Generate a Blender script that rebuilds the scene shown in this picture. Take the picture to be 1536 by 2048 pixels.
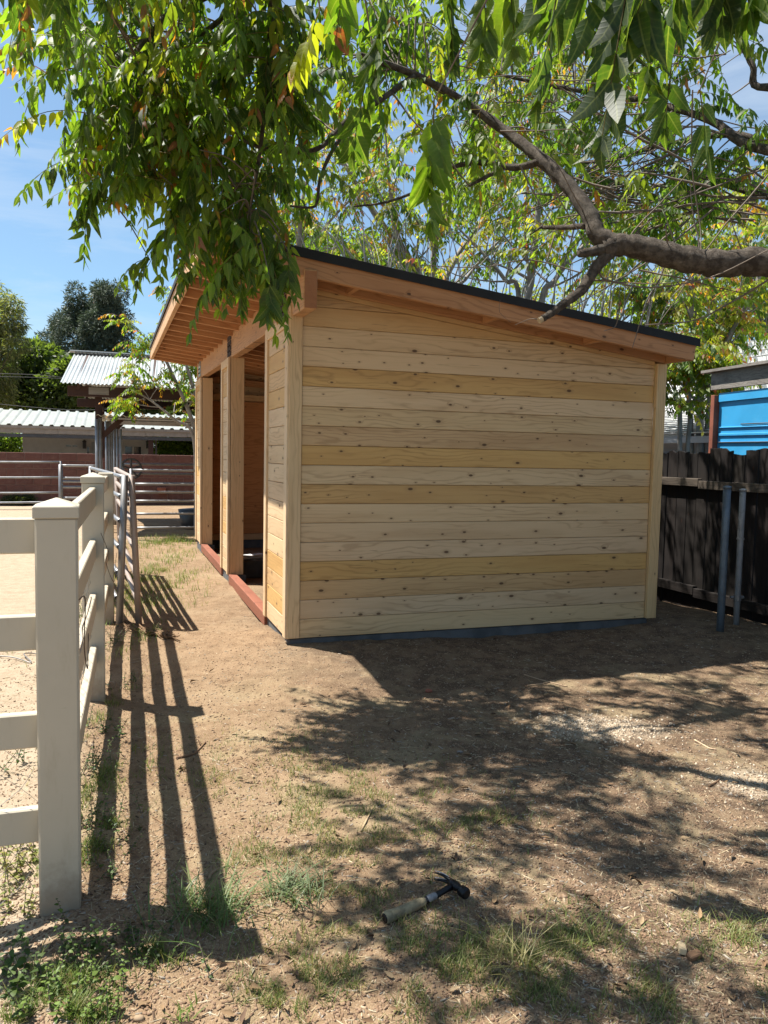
import bpy, bmesh, math, random
import numpy as np
from mathutils import Vector, Matrix
for o in list(bpy.data.objects): bpy.data.objects.remove(o)
random.seed(7); RNG = np.random.default_rng(11)
S = bpy.context.scene
C = S.collection
R = math.radians

# ------------------------------------------------------------------ camera
CAM_H = 1.40
PITCH, ROLL, FPX = 7.21248405e-02, 1.92522261e-02, 1553.7      # focal length in pixels of a 1536 x 2048 picture
F_ = np.array([0, math.cos(PITCH), -math.sin(PITCH)]); UP0 = np.array([0, math.sin(PITCH), math.cos(PITCH)]); RI0 = np.array([1., 0, 0])
R_ = math.cos(ROLL) * RI0 + math.sin(ROLL) * UP0
U_ = -math.sin(ROLL) * RI0 + math.cos(ROLL) * UP0
CAMP = np.array([0, 0, CAM_H])
cd = bpy.data.cameras.new('camera'); cam = bpy.data.objects.new('camera', cd); C.objects.link(cam)
cd.sensor_fit = 'VERTICAL'; cd.sensor_height = 36; cd.lens = FPX / 2048 * 36
cd.clip_start = 0.05; cd.clip_end = 3000
M = Matrix(((R_[0], U_[0], -F_[0], 0), (R_[1], U_[1], -F_[1], 0), (R_[2], U_[2], -F_[2], CAM_H), (0, 0, 0, 1)))
cam.matrix_world = M
S.camera = cam
S.render.resolution_x = 768; S.render.resolution_y = 1024

# ------------------------------------------------------------------ sky, sun, exposure
SUN = Vector((-0.40 * 0.9453 - 0.29 * 0.3263, -0.40 * 0.3263 + 0.29 * 0.9453, 1.0)).normalized()
W = bpy.data.worlds.new('World'); S.world = W; W.use_nodes = True
wn = W.node_tree; bg = wn.nodes['Background']
sky = wn.nodes.new('ShaderNodeTexSky'); sky.sky_type = 'NISHITA'; sky.sun_disc = False
sky.sun_elevation = math.asin(SUN.z); sky.sun_rotation = math.atan2(SUN.x, SUN.y)
sky.air_density = 1.0; sky.dust_density = 0.7; sky.ozone_density = 2.2
tc = wn.nodes.new('ShaderNodeTexCoord'); mp = wn.nodes.new('ShaderNodeMapping'); mp.inputs['Scale'].default_value = (1.2, 1.2, 7.0)
mp.inputs['Rotation'].default_value = (0.10, 0.06, 0)
nz = wn.nodes.new('ShaderNodeTexNoise'); nz.inputs['Scale'].default_value = 2.3; nz.inputs['Detail'].default_value = 8; nz.inputs['Roughness'].default_value = .62; nz.inputs['Distortion'].default_value = .6
rp = wn.nodes.new('ShaderNodeValToRGB'); rp.color_ramp.elements[0].position = .46; rp.color_ramp.elements[1].position = .80
rp.color_ramp.elements[0].color = (.17, .17, .17, 1); rp.color_ramp.elements[1].color = (.6, .6, .6, 1)
mx = wn.nodes.new('ShaderNodeMix'); mx.data_type = 'RGBA'; mx.inputs[7].default_value = (6.5, 7.2, 8.0, 1)
wn.links.new(tc.outputs['Generated'], mp.inputs['Vector']); wn.links.new(mp.outputs[0], nz.inputs['Vector'])
wn.links.new(nz.outputs['Fac'], rp.inputs[0]); wn.links.new(rp.outputs[0], mx.inputs[0])
tint = wn.nodes.new('ShaderNodeMix'); tint.data_type = 'RGBA'; tint.blend_type = 'MULTIPLY'; tint.inputs[0].default_value = 1; tint.inputs[7].default_value = (.80, 1.11, 1.22, 1)
wn.links.new(sky.outputs[0], tint.inputs[6]); wn.links.new(tint.outputs[2], mx.inputs[6]); wn.links.new(mx.outputs[2], bg.inputs['Color'])
bg.inputs['Strength'].default_value = 0.055
sl = bpy.data.lights.new('sun', 'SUN'); sl.energy = 5.0; sl.angle = R(.53); sl.color = (1.0, .955, .88)
so = bpy.data.objects.new('sun', sl); C.objects.link(so); so.rotation_euler = SUN.to_track_quat('Z', 'Y').to_euler(); so.location = SUN * 30
S.view_settings.view_transform = 'Standard'; S.view_settings.look = 'None'; S.view_settings.gamma = 1; S.view_settings.use_curve_mapping = False
S.view_settings.exposure = 1.25

# ------------------------------------------------------------------ geometry helpers
YAW = 3.32389796e-01
D = np.array([math.cos(YAW), math.sin(YAW), 0]); N = np.array([-math.sin(YAW), math.cos(YAW), 0])     # along the shed's end wall / along its front
OW = np.array([-0.5728, 5.3049, 0.0])                                                                # front corner of the end wall, on the ground

def stz(s, t, z): return OW + D * s + N * t + np.array([0, 0, z])
def ray(px, py): return F_ + R_ * (px - 768) / FPX - U_ * (py - 1024) / FPX
def at(px, py, Y): v = ray(px, py); return CAMP + v * (Y / v[1])
def plane_hit(px, py, p0, nn): v = ray(px, py); return CAMP + v * (((p0 - CAMP) @ nn) / (v @ nn))
def at_t(px, py, t): return plane_hit(px, py, OW + N * t, N)
def at_s(px, py, s): return plane_hit(px, py, OW + D * s, D)
def to_st(p): q = np.asarray(p) - OW; return np.array([q @ D, q @ N, q[2]])
def project(P):
    Q = np.atleast_2d(P) - CAMP; z = Q @ F_
    z = np.where(np.abs(z) < 1e-4, 1e-4, z)
    return 768 + FPX * (Q @ R_) / z, 1024 - FPX * (Q @ U_) / z, z

def hash2(i, j, seed=0):
    h = np.sin(i * 127.1 + j * 311.7 + seed * 74.7) * 43758.5453
    return h - np.floor(h)
def vnoise(x, y, seed=0):
    xi, yi = np.floor(x), np.floor(y); fx, fy = x - xi, y - yi
    fx = fx * fx * (3 - 2 * fx); fy = fy * fy * (3 - 2 * fy)
    a = hash2(xi, yi, seed); b = hash2(xi + 1, yi, seed); c = hash2(xi, yi + 1, seed); d = hash2(xi + 1, yi + 1, seed)
    return a + (b - a) * fx + (c - a) * fy + (a - b - c + d) * fx * fy
def gz(x, y):
    x = np.asarray(x, float); y = np.asarray(y, float)
    s = (x - OW[0]) * D[0] + (y - OW[1]) * D[1]; t = (x - OW[0]) * N[0] + (y - OW[1]) * N[1]
    z = .066 * np.exp(-((t + .1) / .9) ** 2) * (1 / (1 + np.exp(-(s + .5) * 5)))
    z = z + .035 * np.exp(-((s + .12) / .35) ** 2) * np.exp(-((t - 2.5) / 2.5) ** 2)
    z = z + .03 * np.exp(-((s + 1.35) / .14) ** 2) * (t < 2) * vnoise(x * 3, y * 3, 8)
    near = np.exp(-((x / 9) ** 2 + ((y - 4) / 12) ** 2))
    z = z + near * (.05 * (vnoise(x * .9, y * .9, 1) - .5) + .022 * (vnoise(x * 3.1, y * 3.1, 2) - .5) + .017 * (vnoise(x * 8, y * 8, 3) - .5) + .007 * (vnoise(x * 21, y * 21, 4) - .5))
    return z
def gnd(px, py):
    p = plane_hit(px, py, np.zeros(3), np.array([0, 0, 1.]))
    for _ in range(3): p = plane_hit(px, py, np.array([0, 0, float(gz(p[0], p[1]))]), np.array([0, 0, 1.]))
    return p

def tag(o, label=None, cat=None, group=None, kind=None):
    if label: o['label'] = label
    if cat: o['category'] = cat
    if group: o['group'] = group
    if kind: o['kind'] = kind
    return o
def thing(name, label, cat, loc=(0, 0, 0), rz=0, group=None):
    o = bpy.data.objects.new(name, None); C.objects.link(o); o.empty_display_size = .1
    o.location = loc; o.rotation_euler = (0, 0, rz)
    return tag(o, label, cat, group)
def link(name, me, parent=None, mat=None, color=None):
    o = bpy.data.objects.new(name, me); C.objects.link(o)
    if mat is not None and not me.materials: me.materials.append(mat)
    if parent is not None: o.parent = parent
    if color is not None: o.color = (*color, 1)
    return o

class MB:
    """collects pieces that form one part"""
    def __init__(s): s.v = []; s.f = []
    def add(s, vs, fs):
        k = len(s.v); s.v += [tuple(map(float, p)) for p in vs]; s.f += [tuple(i + k for i in f) for f in fs]
    def box(s, a, b):
        (x0, y0, z0), (x1, y1, z1) = a, b
        s.add([(x0, y0, z0), (x1, y0, z0), (x1, y1, z0), (x0, y1, z0), (x0, y0, z1), (x1, y0, z1), (x1, y1, z1), (x0, y1, z1)],
              [(0, 3, 2, 1), (4, 5, 6, 7), (0, 1, 5, 4), (1, 2, 6, 5), (2, 3, 7, 6), (3, 0, 4, 7)])
    def obox(s, p0, p1, w, h, up=(0, 0, 1)):
        p0 = np.array(p0, float); p1 = np.array(p1, float); x = p1 - p0; x /= np.linalg.norm(x)
        u = np.array(up, float); y = np.cross(u, x); y /= np.linalg.norm(y); u = np.cross(x, y)
        vs = []
        for p in (p0, p1):
            for a, b in ((-1, -1), (1, -1), (1, 1), (-1, 1)): vs.append(p + y * a * w / 2 + u * b * h / 2)
        s.add(vs, [(0, 3, 2, 1), (4, 5, 6, 7), (0, 1, 5, 4), (1, 2, 6, 5), (2, 3, 7, 6), (3, 0, 4, 7)])
    def tube(s, pts, rad, n=8, cap=True):
        pts = np.array(pts, float); m = len(pts); rad = np.broadcast_to(np.array(rad, float), (m,))
        tg = np.gradient(pts, axis=0); tg /= np.linalg.norm(tg, axis=1)[:, None] + 1e-9
        a = np.array([0, 0, 1.]) if abs(tg[0][2]) < .9 else np.array([1., 0, 0])
        u = np.cross(tg[0], a); u /= np.linalg.norm(u)
        vs = []
        for i in range(m):
            u = u - tg[i] * (u @ tg[i]); u /= np.linalg.norm(u) + 1e-9; w = np.cross(tg[i], u)
            for k in range(n):
                th = 2 * math.pi * k / n; vs.append(pts[i] + rad[i] * (math.cos(th) * u + math.sin(th) * w))
        fs = []
        for i in range(m - 1):
            for k in range(n):
                k2 = (k + 1) % n; fs.append((i * n + k, i * n + k2, (i + 1) * n + k2, (i + 1) * n + k))
        if cap: fs.append(tuple(range(n - 1, -1, -1))); fs.append(tuple((m - 1) * n + k for k in range(n)))
        s.add(vs, fs)
    def prism(s, poly, axis_fn, a, b):
        """poly: 2-D outline, axis_fn(u, v, w) -> xyz, extruded from w = a to w = b"""
        n = len(poly); vs = [axis_fn(u, v, a) for u, v in poly] + [axis_fn(u, v, b) for u, v in poly]
        fs = [tuple(range(n)), tuple(range(2 * n - 1, n - 1, -1))] + [(i, i + n, (i + 1) % n + n, (i + 1) % n) for i in range(n)]
        s.add(vs, fs)
    def mesh(s, name, smooth=False, bevel=0):
        me = bpy.data.meshes.new(name); me.from_pydata(s.v, [], s.f)
        bm = bmesh.new(); bm.from_mesh(me)
        if bevel: bmesh.ops.bevel(bm, geom=list(bm.edges), offset=bevel, segments=1, affect='EDGES', clamp_overlap=True)
        bmesh.ops.recalc_face_normals(bm, faces=bm.faces); bm.to_mesh(me); bm.free()
        if smooth: me.polygons.foreach_set('use_smooth', [True] * len(me.polygons))
        me.update(); return me
    def build(s, name, mat, parent=None, smooth=False, bevel=0, color=None):
        return link(name, s.mesh(name, smooth, bevel), parent, mat, color)

_cache = {}
def plank(name, p0, p1, w, h, mat, parent, up=(0, 0, 1), color=None, bevel=.003):
    """a sawn piece whose local X runs along it; local Z is its height direction"""
    p0 = np.array(p0, float); p1 = np.array(p1, float); L = float(np.linalg.norm(p1 - p0))
    key = (round(L, 4), round(w, 4), round(h, 4), bevel, mat.name)
    if key not in _cache:
        b = MB(); b.box((-L / 2, -w / 2, -h / 2), (L / 2, w / 2, h / 2)); me = b.mesh(name, bevel=bevel); me.materials.append(mat); _cache[key] = me
    o = link(name, _cache[key], parent, None, color)
    x = (p1 - p0) / L; u = np.array(up, float); y = np.cross(u, x); y /= np.linalg.norm(y); u = np.cross(x, y); c = (p0 + p1) / 2
    o.matrix_basis = Matrix(((x[0], y[0], u[0], c[0]), (x[1], y[1], u[1], c[1]), (x[2], y[2], u[2], c[2]), (0, 0, 0, 1)))
    return o

def np_mesh(name, V, Fq, mat=None, col=None, luv=None, smooth=False):
    """V (n,3); Fq list of (array of (m,k) indices) of constant k"""
    me = bpy.data.meshes.new(name)
    Fq = [f for f in Fq if len(f)]
    nl = sum(f.size for f in Fq); nf = sum(len(f) for f in Fq)
    me.vertices.add(len(V)); me.vertices.foreach_set('co', np.ascontiguousarray(V, np.float32).ravel())
    me.loops.add(nl); me.loops.foreach_set('vertex_index', np.concatenate([f.ravel() for f in Fq]).astype(np.int32))
    st = []; k = 0
    for f in Fq:
        st.append(k + np.arange(len(f)) * f.shape[1]); k += f.size
    me.polygons.add(nf); me.polygons.foreach_set('loop_start', np.concatenate(st).astype(np.int32))
    if smooth: me.polygons.foreach_set('use_smooth', np.ones(nf, bool))
    if col is not None:
        a = me.attributes.new('Col', 'FLOAT_COLOR', 'POINT'); c = np.ones((len(V), 4), np.float32); c[:, :3] = col; a.data.foreach_set('color', c.ravel())
    if luv is not None:
        a = me.attributes.new('luv', 'FLOAT_VECTOR', 'POINT'); a.data.foreach_set('vector', np.ascontiguousarray(luv, np.float32).ravel())
    me.update(calc_edges=True); me.validate()
    if mat: me.materials.append(mat)
    return me

def smooth_path(pts, k=6):
    P = np.array(pts, float)
    if len(P) < 3: return np.array([P[0] + (P[-1] - P[0]) * i / k for i in range(k + 1)])
    Q = np.vstack([2 * P[0] - P[1], P, 2 * P[-1] - P[-2]]); out = []
    for i in range(1, len(Q) - 2):
        for j in range(k):
            u = j / k
            out.append(.5 * (2 * Q[i] + (Q[i + 1] - Q[i - 1]) * u + (2 * Q[i - 1] - 5 * Q[i] + 4 * Q[i + 1] - Q[i + 2]) * u * u + (3 * Q[i] - Q[i - 1] - 3 * Q[i + 1] + Q[i + 2]) * u ** 3))
    out.append(P[-1]); return np.array(out)

# ------------------------------------------------------------------ materials
class NT:
    def __init__(s, name):
        s.m = bpy.data.materials.new(name); s.m.use_nodes = True; s.t = s.m.node_tree; s.t.nodes.clear()
        s.out = s.t.nodes.new('ShaderNodeOutputMaterial')
    def nd(s, typ, ins=None, **pr):
        n = s.t.nodes.new(typ)
        for k, v in pr.items(): setattr(n, k, v)
        for k, v in (ins or {}).items(): s.put(n.inputs[k], v)
        return n
    def put(s, sock, v):
        if isinstance(v, bpy.types.NodeSocket): s.t.links.new(v, sock)
        elif isinstance(v, (tuple, list)) and sock.type == 'RGBA': sock.default_value = (*v[:3], 1)
        else: sock.default_value = v
    def math(s, op, a, b=0., clamp=False): return s.nd('ShaderNodeMath', {0: a, 1: b}, operation=op, use_clamp=clamp).outputs[0]
    def vmath(s, op, a, b): return s.nd('ShaderNodeVectorMath', {0: a, 1: b}, operation=op).outputs[0]
    def noise(s, vec, scale, detail=3, rough=.55, dist=0., out='Fac'): return s.nd('ShaderNodeTexNoise', {'Vector': vec, 'Scale': scale, 'Detail': detail, 'Roughness': rough, 'Distortion': dist}).outputs[out]
    def ramp(s, f, *st):
        n = s.nd('ShaderNodeValToRGB', {0: f}); e = n.color_ramp.elements
        while len(e) < len(st): e.new(.5)
        for i, (p, c) in enumerate(st): e[i].position = p; e[i].color = (*c, 1) if isinstance(c, tuple) else (c, c, c, 1)
        return n.outputs[0]
    def mix(s, f, a, b, mode='MIX'):
        n = s.nd('ShaderNodeMix', data_type='RGBA', blend_type=mode); s.put(n.inputs[0], f); s.put(n.inputs[6], a); s.put(n.inputs[7], b); return n.outputs[2]
    def step(s, x, lo, hi): return s.nd('ShaderNodeMapRange', {0: x, 1: lo, 2: hi, 3: 0., 4: 1.}, interpolation_type='SMOOTHSTEP').outputs[0]
    def obj(s): return s.nd('ShaderNodeTexCoord').outputs['Object']
    def pos(s): return s.nd('ShaderNodeNewGeometry').outputs['Position']
    def info(s, k): return s.nd('ShaderNodeObjectInfo').outputs[k]
    def attr(s, n, k='Color'): return s.nd('ShaderNodeAttribute', attribute_name=n).outputs[k]
    def scale(s, v, sc): return s.nd('ShaderNodeMapping', {'Vector': v, 'Scale': sc}).outputs[0]
    def bump(s, h, st, dist=.01): return s.nd('ShaderNodeBump', {'Height': h, 'Strength': st, 'Distance': dist}).outputs[0]
    def pbr(s, col, rough=.7, metal=0., nrm=None, spec=.5, k=.76):
        col = s.mix(1., col, (k, k, k), 'MULTIPLY') if not isinstance(col, tuple) else tuple(c * k for c in col)
        n = s.nd('ShaderNodeBsdfPrincipled', {'Base Color': col, 'Roughness': rough, 'Metallic': metal, 'Specular IOR Level': spec})
        if nrm is not None: s.put(n.inputs['Normal'], nrm)
        return n.outputs[0]
    def done(s, sh): s.t.links.new(sh, s.out.inputs[0]); return s.m

def wood(name, base, dark, knot=(.075, .03, .014), knots=.5, grain=.5, rough=.62, use_color=True, ringfreq=16, weather=0.):
    t = NT(name); rnd = t.info('Random')
    off = t.nd('ShaderNodeCombineXYZ', {0: t.math('MULTIPLY', rnd, 37.), 1: t.math('MULTIPLY', rnd, 11.), 2: t.math('MULTIPLY', rnd, 5.3)}).outputs[0]
    p = t.vmath('ADD', t.obj(), off)
    z = t.nd('ShaderNodeSeparateXYZ', {0: p})
    kv = t.nd('ShaderNodeCombineXYZ', {0: t.math('MULTIPLY', z.outputs[0], 6.5), 1: t.math('MULTIPLY', z.outputs[2], 13.), 2: 0.}).outputs[0]
    kn = t.nd('ShaderNodeTexVoronoi', {'Vector': kv, 'Scale': 1., 'Randomness': 1.}, feature='F1', voronoi_dimensions='2D')
    kr = t.nd('ShaderNodeSeparateColor', {0: kn.outputs['Color']}).outputs[0]
    kr2 = t.nd('ShaderNodeSeparateColor', {0: kn.outputs['Color']}).outputs[1]
    on = t.math('GREATER_THAN', kr, t.math('SUBTRACT', 1., t.math('MULTIPLY', t.math('ADD', .35, t.math('MULTIPLY', t.math('FRACT', t.math('MULTIPLY', rnd, 7.7)), 1.3)), knots)))
    size = t.math('ADD', .045, t.math('MULTIPLY', t.math('POWER', kr2, 2.5), .10))
    rel = t.math('DIVIDE', kn.outputs['Distance'], size)
    km = t.math('MULTIPLY', on, t.math('SUBTRACT', 1., t.step(rel, .65, 1.15)))
    halo = t.math('MULTIPLY', on, t.math('SUBTRACT', 1., t.step(rel, .9, 3.2)))
    wob = t.noise(t.scale(p, (1.3, 3, 7)), 1., 3, .5)
    rings = t.math('ADD', t.math('MULTIPLY', z.outputs[2], ringfreq * 11.), t.math('MULTIPLY', t.math('ADD', wob, t.math('MULTIPLY', halo, .10)), 46.))
    ringv = t.math('POWER', t.math('ADD', t.math('MULTIPLY', t.math('SINE', rings), .5), .5), 5.)
    fine = t.noise(t.scale(p, (2.5, 60, 150)), 1., 3, .6)
    patch = t.noise(t.scale(p, (1.1, 6, 9)), 1., 3, .5)
    b = t.mix(t.math('MULTIPLY', t.step(patch, .42, .68), .42), base, dark)
    strength = t.math('MULTIPLY', t.step(t.noise(t.scale(p, (.8, 2, 3.)), 1., 2), .38, .62), grain)
    b = t.mix(t.math('MULTIPLY', ringv, strength), b, tuple(d * .72 for d in dark))
    b = t.mix(t.math('MULTIPLY', t.step(fine, .52, .75), .22), b, tuple(d * .7 for d in dark))
    streak = t.noise(t.scale(p, (3.0, 20, 55)), 1.7, 2, .5)
    b = t.mix(t.math('MULTIPLY', t.step(streak, .66, .74), .45), b, tuple(d * .45 for d in dark))
    if use_color: b = t.mix(1., b, t.info('Color'), 'MULTIPLY')
    b = t.mix(t.math('MULTIPLY', halo, .28), b, tuple(d * .6 for d in dark))
    b = t.mix(t.math('MULTIPLY', km, .84), b, knot)
    if weather:
        wn_ = t.noise(t.scale(p, (.9, 9, 26)), 1.4, 5, .7)
        b = t.mix(t.math('MULTIPLY', t.step(wn_, .4, .7), weather), b, (.018, .014, .012))
    h = t.math('ADD', t.math('MULTIPLY', fine, .6), t.math('MULTIPLY', ringv, .3))
    return t.done(t.pbr(b, rough, nrm=t.bump(h, .25 + weather * .6, .003), spec=.3, k=.42 if weather > .5 else .82))

M_PINE = wood('pine siding', (.78, .555, .318), (.57, .355, .175), knots=.34, grain=.5)
M_TRIM = wood('pine trim', (.80, .59, .365), (.62, .41, .22), knots=.16, grain=.45)
M_FIR = wood('fir rafter', (.56, .29, .135), (.42, .19, .075), knots=.25, grain=.5)
M_BEAM = wood('fir beam', (.58, .335, .17), (.42, .215, .10), knots=.3, grain=.6)
M_PLY = wood('plywood', (.55, .27, .11), (.43, .19, .07), knots=.06, grain=.55, ringfreq=6)
M_REDSILL = wood('treated sill', (.31, .115, .068), (.21, .075, .042), knots=.15, grain=.4)
M_DARKWOOD = wood('weathered fence wood', (.036, .026, .021), (.018, .013, .011), knots=.2, grain=.6, rough=.85, weather=.6)
M_BARNWOOD = wood('stained barn timber', (.06, .029, .021), (.036, .017, .013), knots=.1, grain=.4, rough=.75)
M_GREYWOOD = wood('grey weathered board', (.30, .27, .24), (.17, .15, .13), knots=.2, grain=.6, rough=.85, weather=.25)
M_STICK = wood('dry stick', (.34, .24, .15), (.2, .13, .08), knots=.1, grain=.5, rough=.8)

def simple(name, col, rough=.6, metal=0., var=.12, scale=6., bump=0., bscale=40., spec=.5, dirt=None):
    t = NT(name); p = t.obj()
    c = t.mix(t.step(t.noise(p, scale, 5, .6), .35, .7), col, tuple(x * (1 - var) for x in col))
    if dirt: c = t.mix(t.math('MULTIPLY', t.step(t.noise(p, scale * 1.7, 6, .7), .52, .75), dirt[1]), c, dirt[0])
    return t.done(t.pbr(c, rough, metal, t.bump(t.noise(p, bscale, 4, .6), bump, .004) if bump else None, spec))
t = NT('cream vinyl'); p = t.obj(); gz_ = t.nd('ShaderNodeSeparateXYZ', {0: t.pos()}).outputs[2]
c_ = t.mix(t.step(t.noise(p, 2.5, 5, .6), .35, .7), (.60, .53, .405), (.55, .485, .37))
c_ = t.mix(t.math('MULTIPLY', t.step(t.noise(t.scale(p, (4, 4, .8)), 5, 6, .7), .52, .72), .35), c_, (.43, .355, .25))
c_ = t.mix(t.math('MULTIPLY', t.step(t.noise(t.scale(p, (1, 1, 9)), 9, 3, .7), .70, .76), .45), c_, (.26, .22, .17))
mud = t.math('SUBTRACT', 1., t.step(t.math('ADD', gz_, t.math('MULTIPLY', t.math('SUBTRACT', t.noise(p, 14, 5, .7), .5), .35)), .02, .20))
c_ = t.mix(t.math('MULTIPLY', mud, .7), c_, (.30, .215, .14))
M_VINYL = t.done(t.pbr(c_, .45, nrm=t.bump(t.noise(p, 9, 3), .05, .004)))
M_CONC = simple('concrete footing', (.13, .135, .14), .9, var=.4, bump=.6, dirt=((.16, .13, .10), .5))
M_ASPH = simple('black roll roofing', (.016, .017, .019), .85, var=.3, bump=.8, bscale=160)
M_STEEL = simple('galvanised pipe', (.34, .34, .345), .45, .6, var=.25, scale=9, dirt=((.30, .24, .19), .5))
M_PINKPIPE = simple('pinkish grey painted pipe', (.42, .335, .285), .55, .2, var=.15, dirt=((.42, .30, .23), .5))
M_BRACKET = simple('dark rusty bracket', (.055, .028, .02), .7, .3, var=.4)
M_STRAP = simple('steel strap', (.55, .53, .50), .35, .9)
M_CORR = simple('pale corrugated steel', (.50, .53, .54), .42, .3, var=.12, scale=3, dirt=((.42, .40, .36), .3))
M_CREAMROOF = simple('cream ribbed steel', (.47, .485, .43), .4, .2, var=.14, scale=2, dirt=((.40, .40, .33), .35))
M_FASCIA = simple('tan painted fascia', (.36, .31, .26), .6, var=.2)
M_DARKSTEEL = simple('dark grey steel', (.10, .10, .105), .5, .4, var=.3)
M_STUCCO = simple('white stucco', (.86, .85, .83), .9, var=.07, bump=.3, bscale=60)
M_WHITE = simple('white paint', (.80, .80, .79), .5, var=.05)
M_SLATE = simple('grey painted siding', (.52, .54, .58), .6, var=.1)
M_BLUE = simple('sky blue painted metal', (.055, .42, .80), .4, var=.15, scale=2.2, bump=.15, bscale=5, dirt=((.16, .45, .70), .5))
M_REDPOST = simple('rust red post', (.33, .10, .055), .7, var=.3, bump=.2)
M_WIRE = simple('steel wire', (.33, .31, .29), .45, .8)
M_RUSTWIRE = simple('rusty wire', (.10, .055, .035), .7, .4)
M_CABLE = simple('black cable', (.03, .03, .035), .6)
M_BLACKPL = simple('black plastic', (.018, .018, .022), .45)
M_PALEPIPE = simple('weathered blue grey pipe', (.17, .22, .27), .55, .35, var=.35, scale=8, dirt=((.30, .28, .25), .5))
M_PVC = simple('old whitish pipe', (.34, .35, .36), .55, .1, var=.3, scale=10, dirt=((.15, .12, .10), .6))
M_CUT = simple('fresh cut wood', (.62, .47, .28), .8, var=.2)
t = NT('window glass'); M_GLASS = t.done(t.pbr((.03, .04, .05), .06, spec=.8))
t = NT('concrete block'); p = t.obj(); r_ = t.info('Random')
c_ = t.mix(r_, (.175, .072, .055), (.130, .052, .042)); c_ = t.mix(t.step(t.noise(t.vmath('ADD', p, r_), 9, 6, .7), .4, .75), c_, (.20, .10, .08))
M_BLOCK = t.done(t.pbr(c_, .92, nrm=t.bump(t.noise(p, 60, 4), .5, .004)))
M_MORTAR = simple('mortar', (.24, .14, .115), .95, var=.2)
t = NT('bark'); p = t.obj()
n1 = t.noise(t.scale(p, (1, 1, 1)), 26, 6, .65); n2 = t.noise(p, 5, 4, .6)
c_ = t.mix(t.step(n1, .35, .68), (.10, .078, .060), (.26, .215, .17)); c_ = t.mix(t.math('MULTIPLY', t.step(n2, .5, .7), .5), c_, (.16, .145, .12))
M_BARK = t.done(t.pbr(c_, .9, nrm=t.bump(t.math('ADD', n1, t.math('MULTIPLY', t.nd('ShaderNodeTexVoronoi', {'Vector': t.vmath('ADD', p, t.nd('ShaderNodeTexNoise', {'Vector': p, 'Scale': 20.}).outputs['Color']), 'Scale': 38.}, feature='DISTANCE_TO_EDGE').outputs[0], 1.2)), 1., .012), spec=.2))
M_TWIG = simple('twig bark', (.20, .155, .115), .85, var=.4, scale=14)
M_GREYTWIG = simple('pale grey bark', (.33, .305, .28), .85, var=.35, scale=7)

def leaf_mat(name, trans=.5, rough=.50, tmul=(2.5, 2.6, .7), veins=True, spec=.4):
    t = NT(name); col = t.attr('Col')
    nrm = None
    if veins:
        uv = t.nd('ShaderNodeSeparateXYZ', {0: t.attr('luv', 'Vector')}); av = t.math('ABSOLUTE', uv.outputs[1])
        mid = t.math('SUBTRACT', 1., t.step(av, .03, .10))
        side = t.math('POWER', t.math('ADD', .5, t.math('MULTIPLY', .5, t.math('SINE', t.math('MULTIPLY', t.math('SUBTRACT', uv.outputs[0], t.math('MULTIPLY', av, .12)), 58.)))), 6.)
        col = t.mix(t.math('MULTIPLY', mid, .45), col, (.24, .27, .10)); col = t.mix(t.math('MULTIPLY', side, .12), col, (.20, .25, .07))
        nrm = t.bump(t.math('ADD', side, t.math('MULTIPLY', t.noise(t.obj(), 90, 2), .6)), .12, .003)
    sp = t.noise(t.nd('ShaderNodeNewGeometry').outputs['Position'], 55, 3, .6); col = t.mix(t.math('MULTIPLY', t.step(sp, .35, .75), .35), col, t.mix(.5, col, (.16, .15, .05)))
    if veins: col = t.mix(t.math('MULTIPLY', t.step(t.noise(t.pos(), 140, 3, .7), .70, .76), .7), col, (.16, .10, .035))
    col = t.mix(1., col, (.92, .92, .92), 'MULTIPLY')
    pr = t.pbr(col, rough, nrm=nrm, spec=spec, k=1.)
    tr = t.nd('ShaderNodeBsdfTranslucent', {0: t.mix(1., col, tmul, 'MULTIPLY')}).outputs[0]
    return t.done(t.nd('ShaderNodeMixShader', {0: trans, 1: pr, 2: tr}).outputs[0])
M_LEAF = leaf_mat('tree of heaven leaf', .57)
M_FARLEAF = leaf_mat('distant leaf', .52, .5, veins=False)
M_GRASS = leaf_mat('grass blade', .35, .5, (1.5, 1.6, .8), veins=False, spec=.3)
M_NEEDLE = leaf_mat('cedar needles', .15, .6, (1.3, 1.4, 1.), veins=False, spec=.3)
t = NT('ground litter'); M_LITTER = t.done(t.pbr(t.attr('Col'), .85, spec=.25))

# soil
t = NT('bare soil'); p = t.pos()
gs = t.nd('ShaderNodeSeparateXYZ', {0: p})
sS = t.math('ADD', t.math('MULTIPLY', t.math('SUBTRACT', gs.outputs[0], float(OW[0])), float(D[0])), t.math('MULTIPLY', t.math('SUBTRACT', gs.outputs[1], float(OW[1])), float(D[1])))
sT = t.math('ADD', t.math('MULTIPLY', t.math('SUBTRACT', gs.outputs[0], float(OW[0])), float(N[0])), t.math('MULTIPLY', t.math('SUBTRACT', gs.outputs[1], float(OW[1])), float(N[1])))
n1 = t.noise(p, 1.3, 5, .6); n2 = t.noise(p, 9, 6, .68); n3 = t.noise(p, 60, 5, .7); n4 = t.noise(p, 220, 3, .6)
soil = t.mix(t.step(n2, .34, .68), (.335, .226, .134), (.235, .150, .085))
soil = t.mix(t.math('MULTIPLY', t.step(n1, .48, .66), .5), soil, (.41, .30, .185))
mulch_shade = t.math('MULTIPLY', t.step(t.math('ADD', sS, t.math('MULTIPLY', n1, .9)), -.1, 1.0), t.math('SUBTRACT', 1., t.step(sT, 1.5, 3.)))
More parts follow.
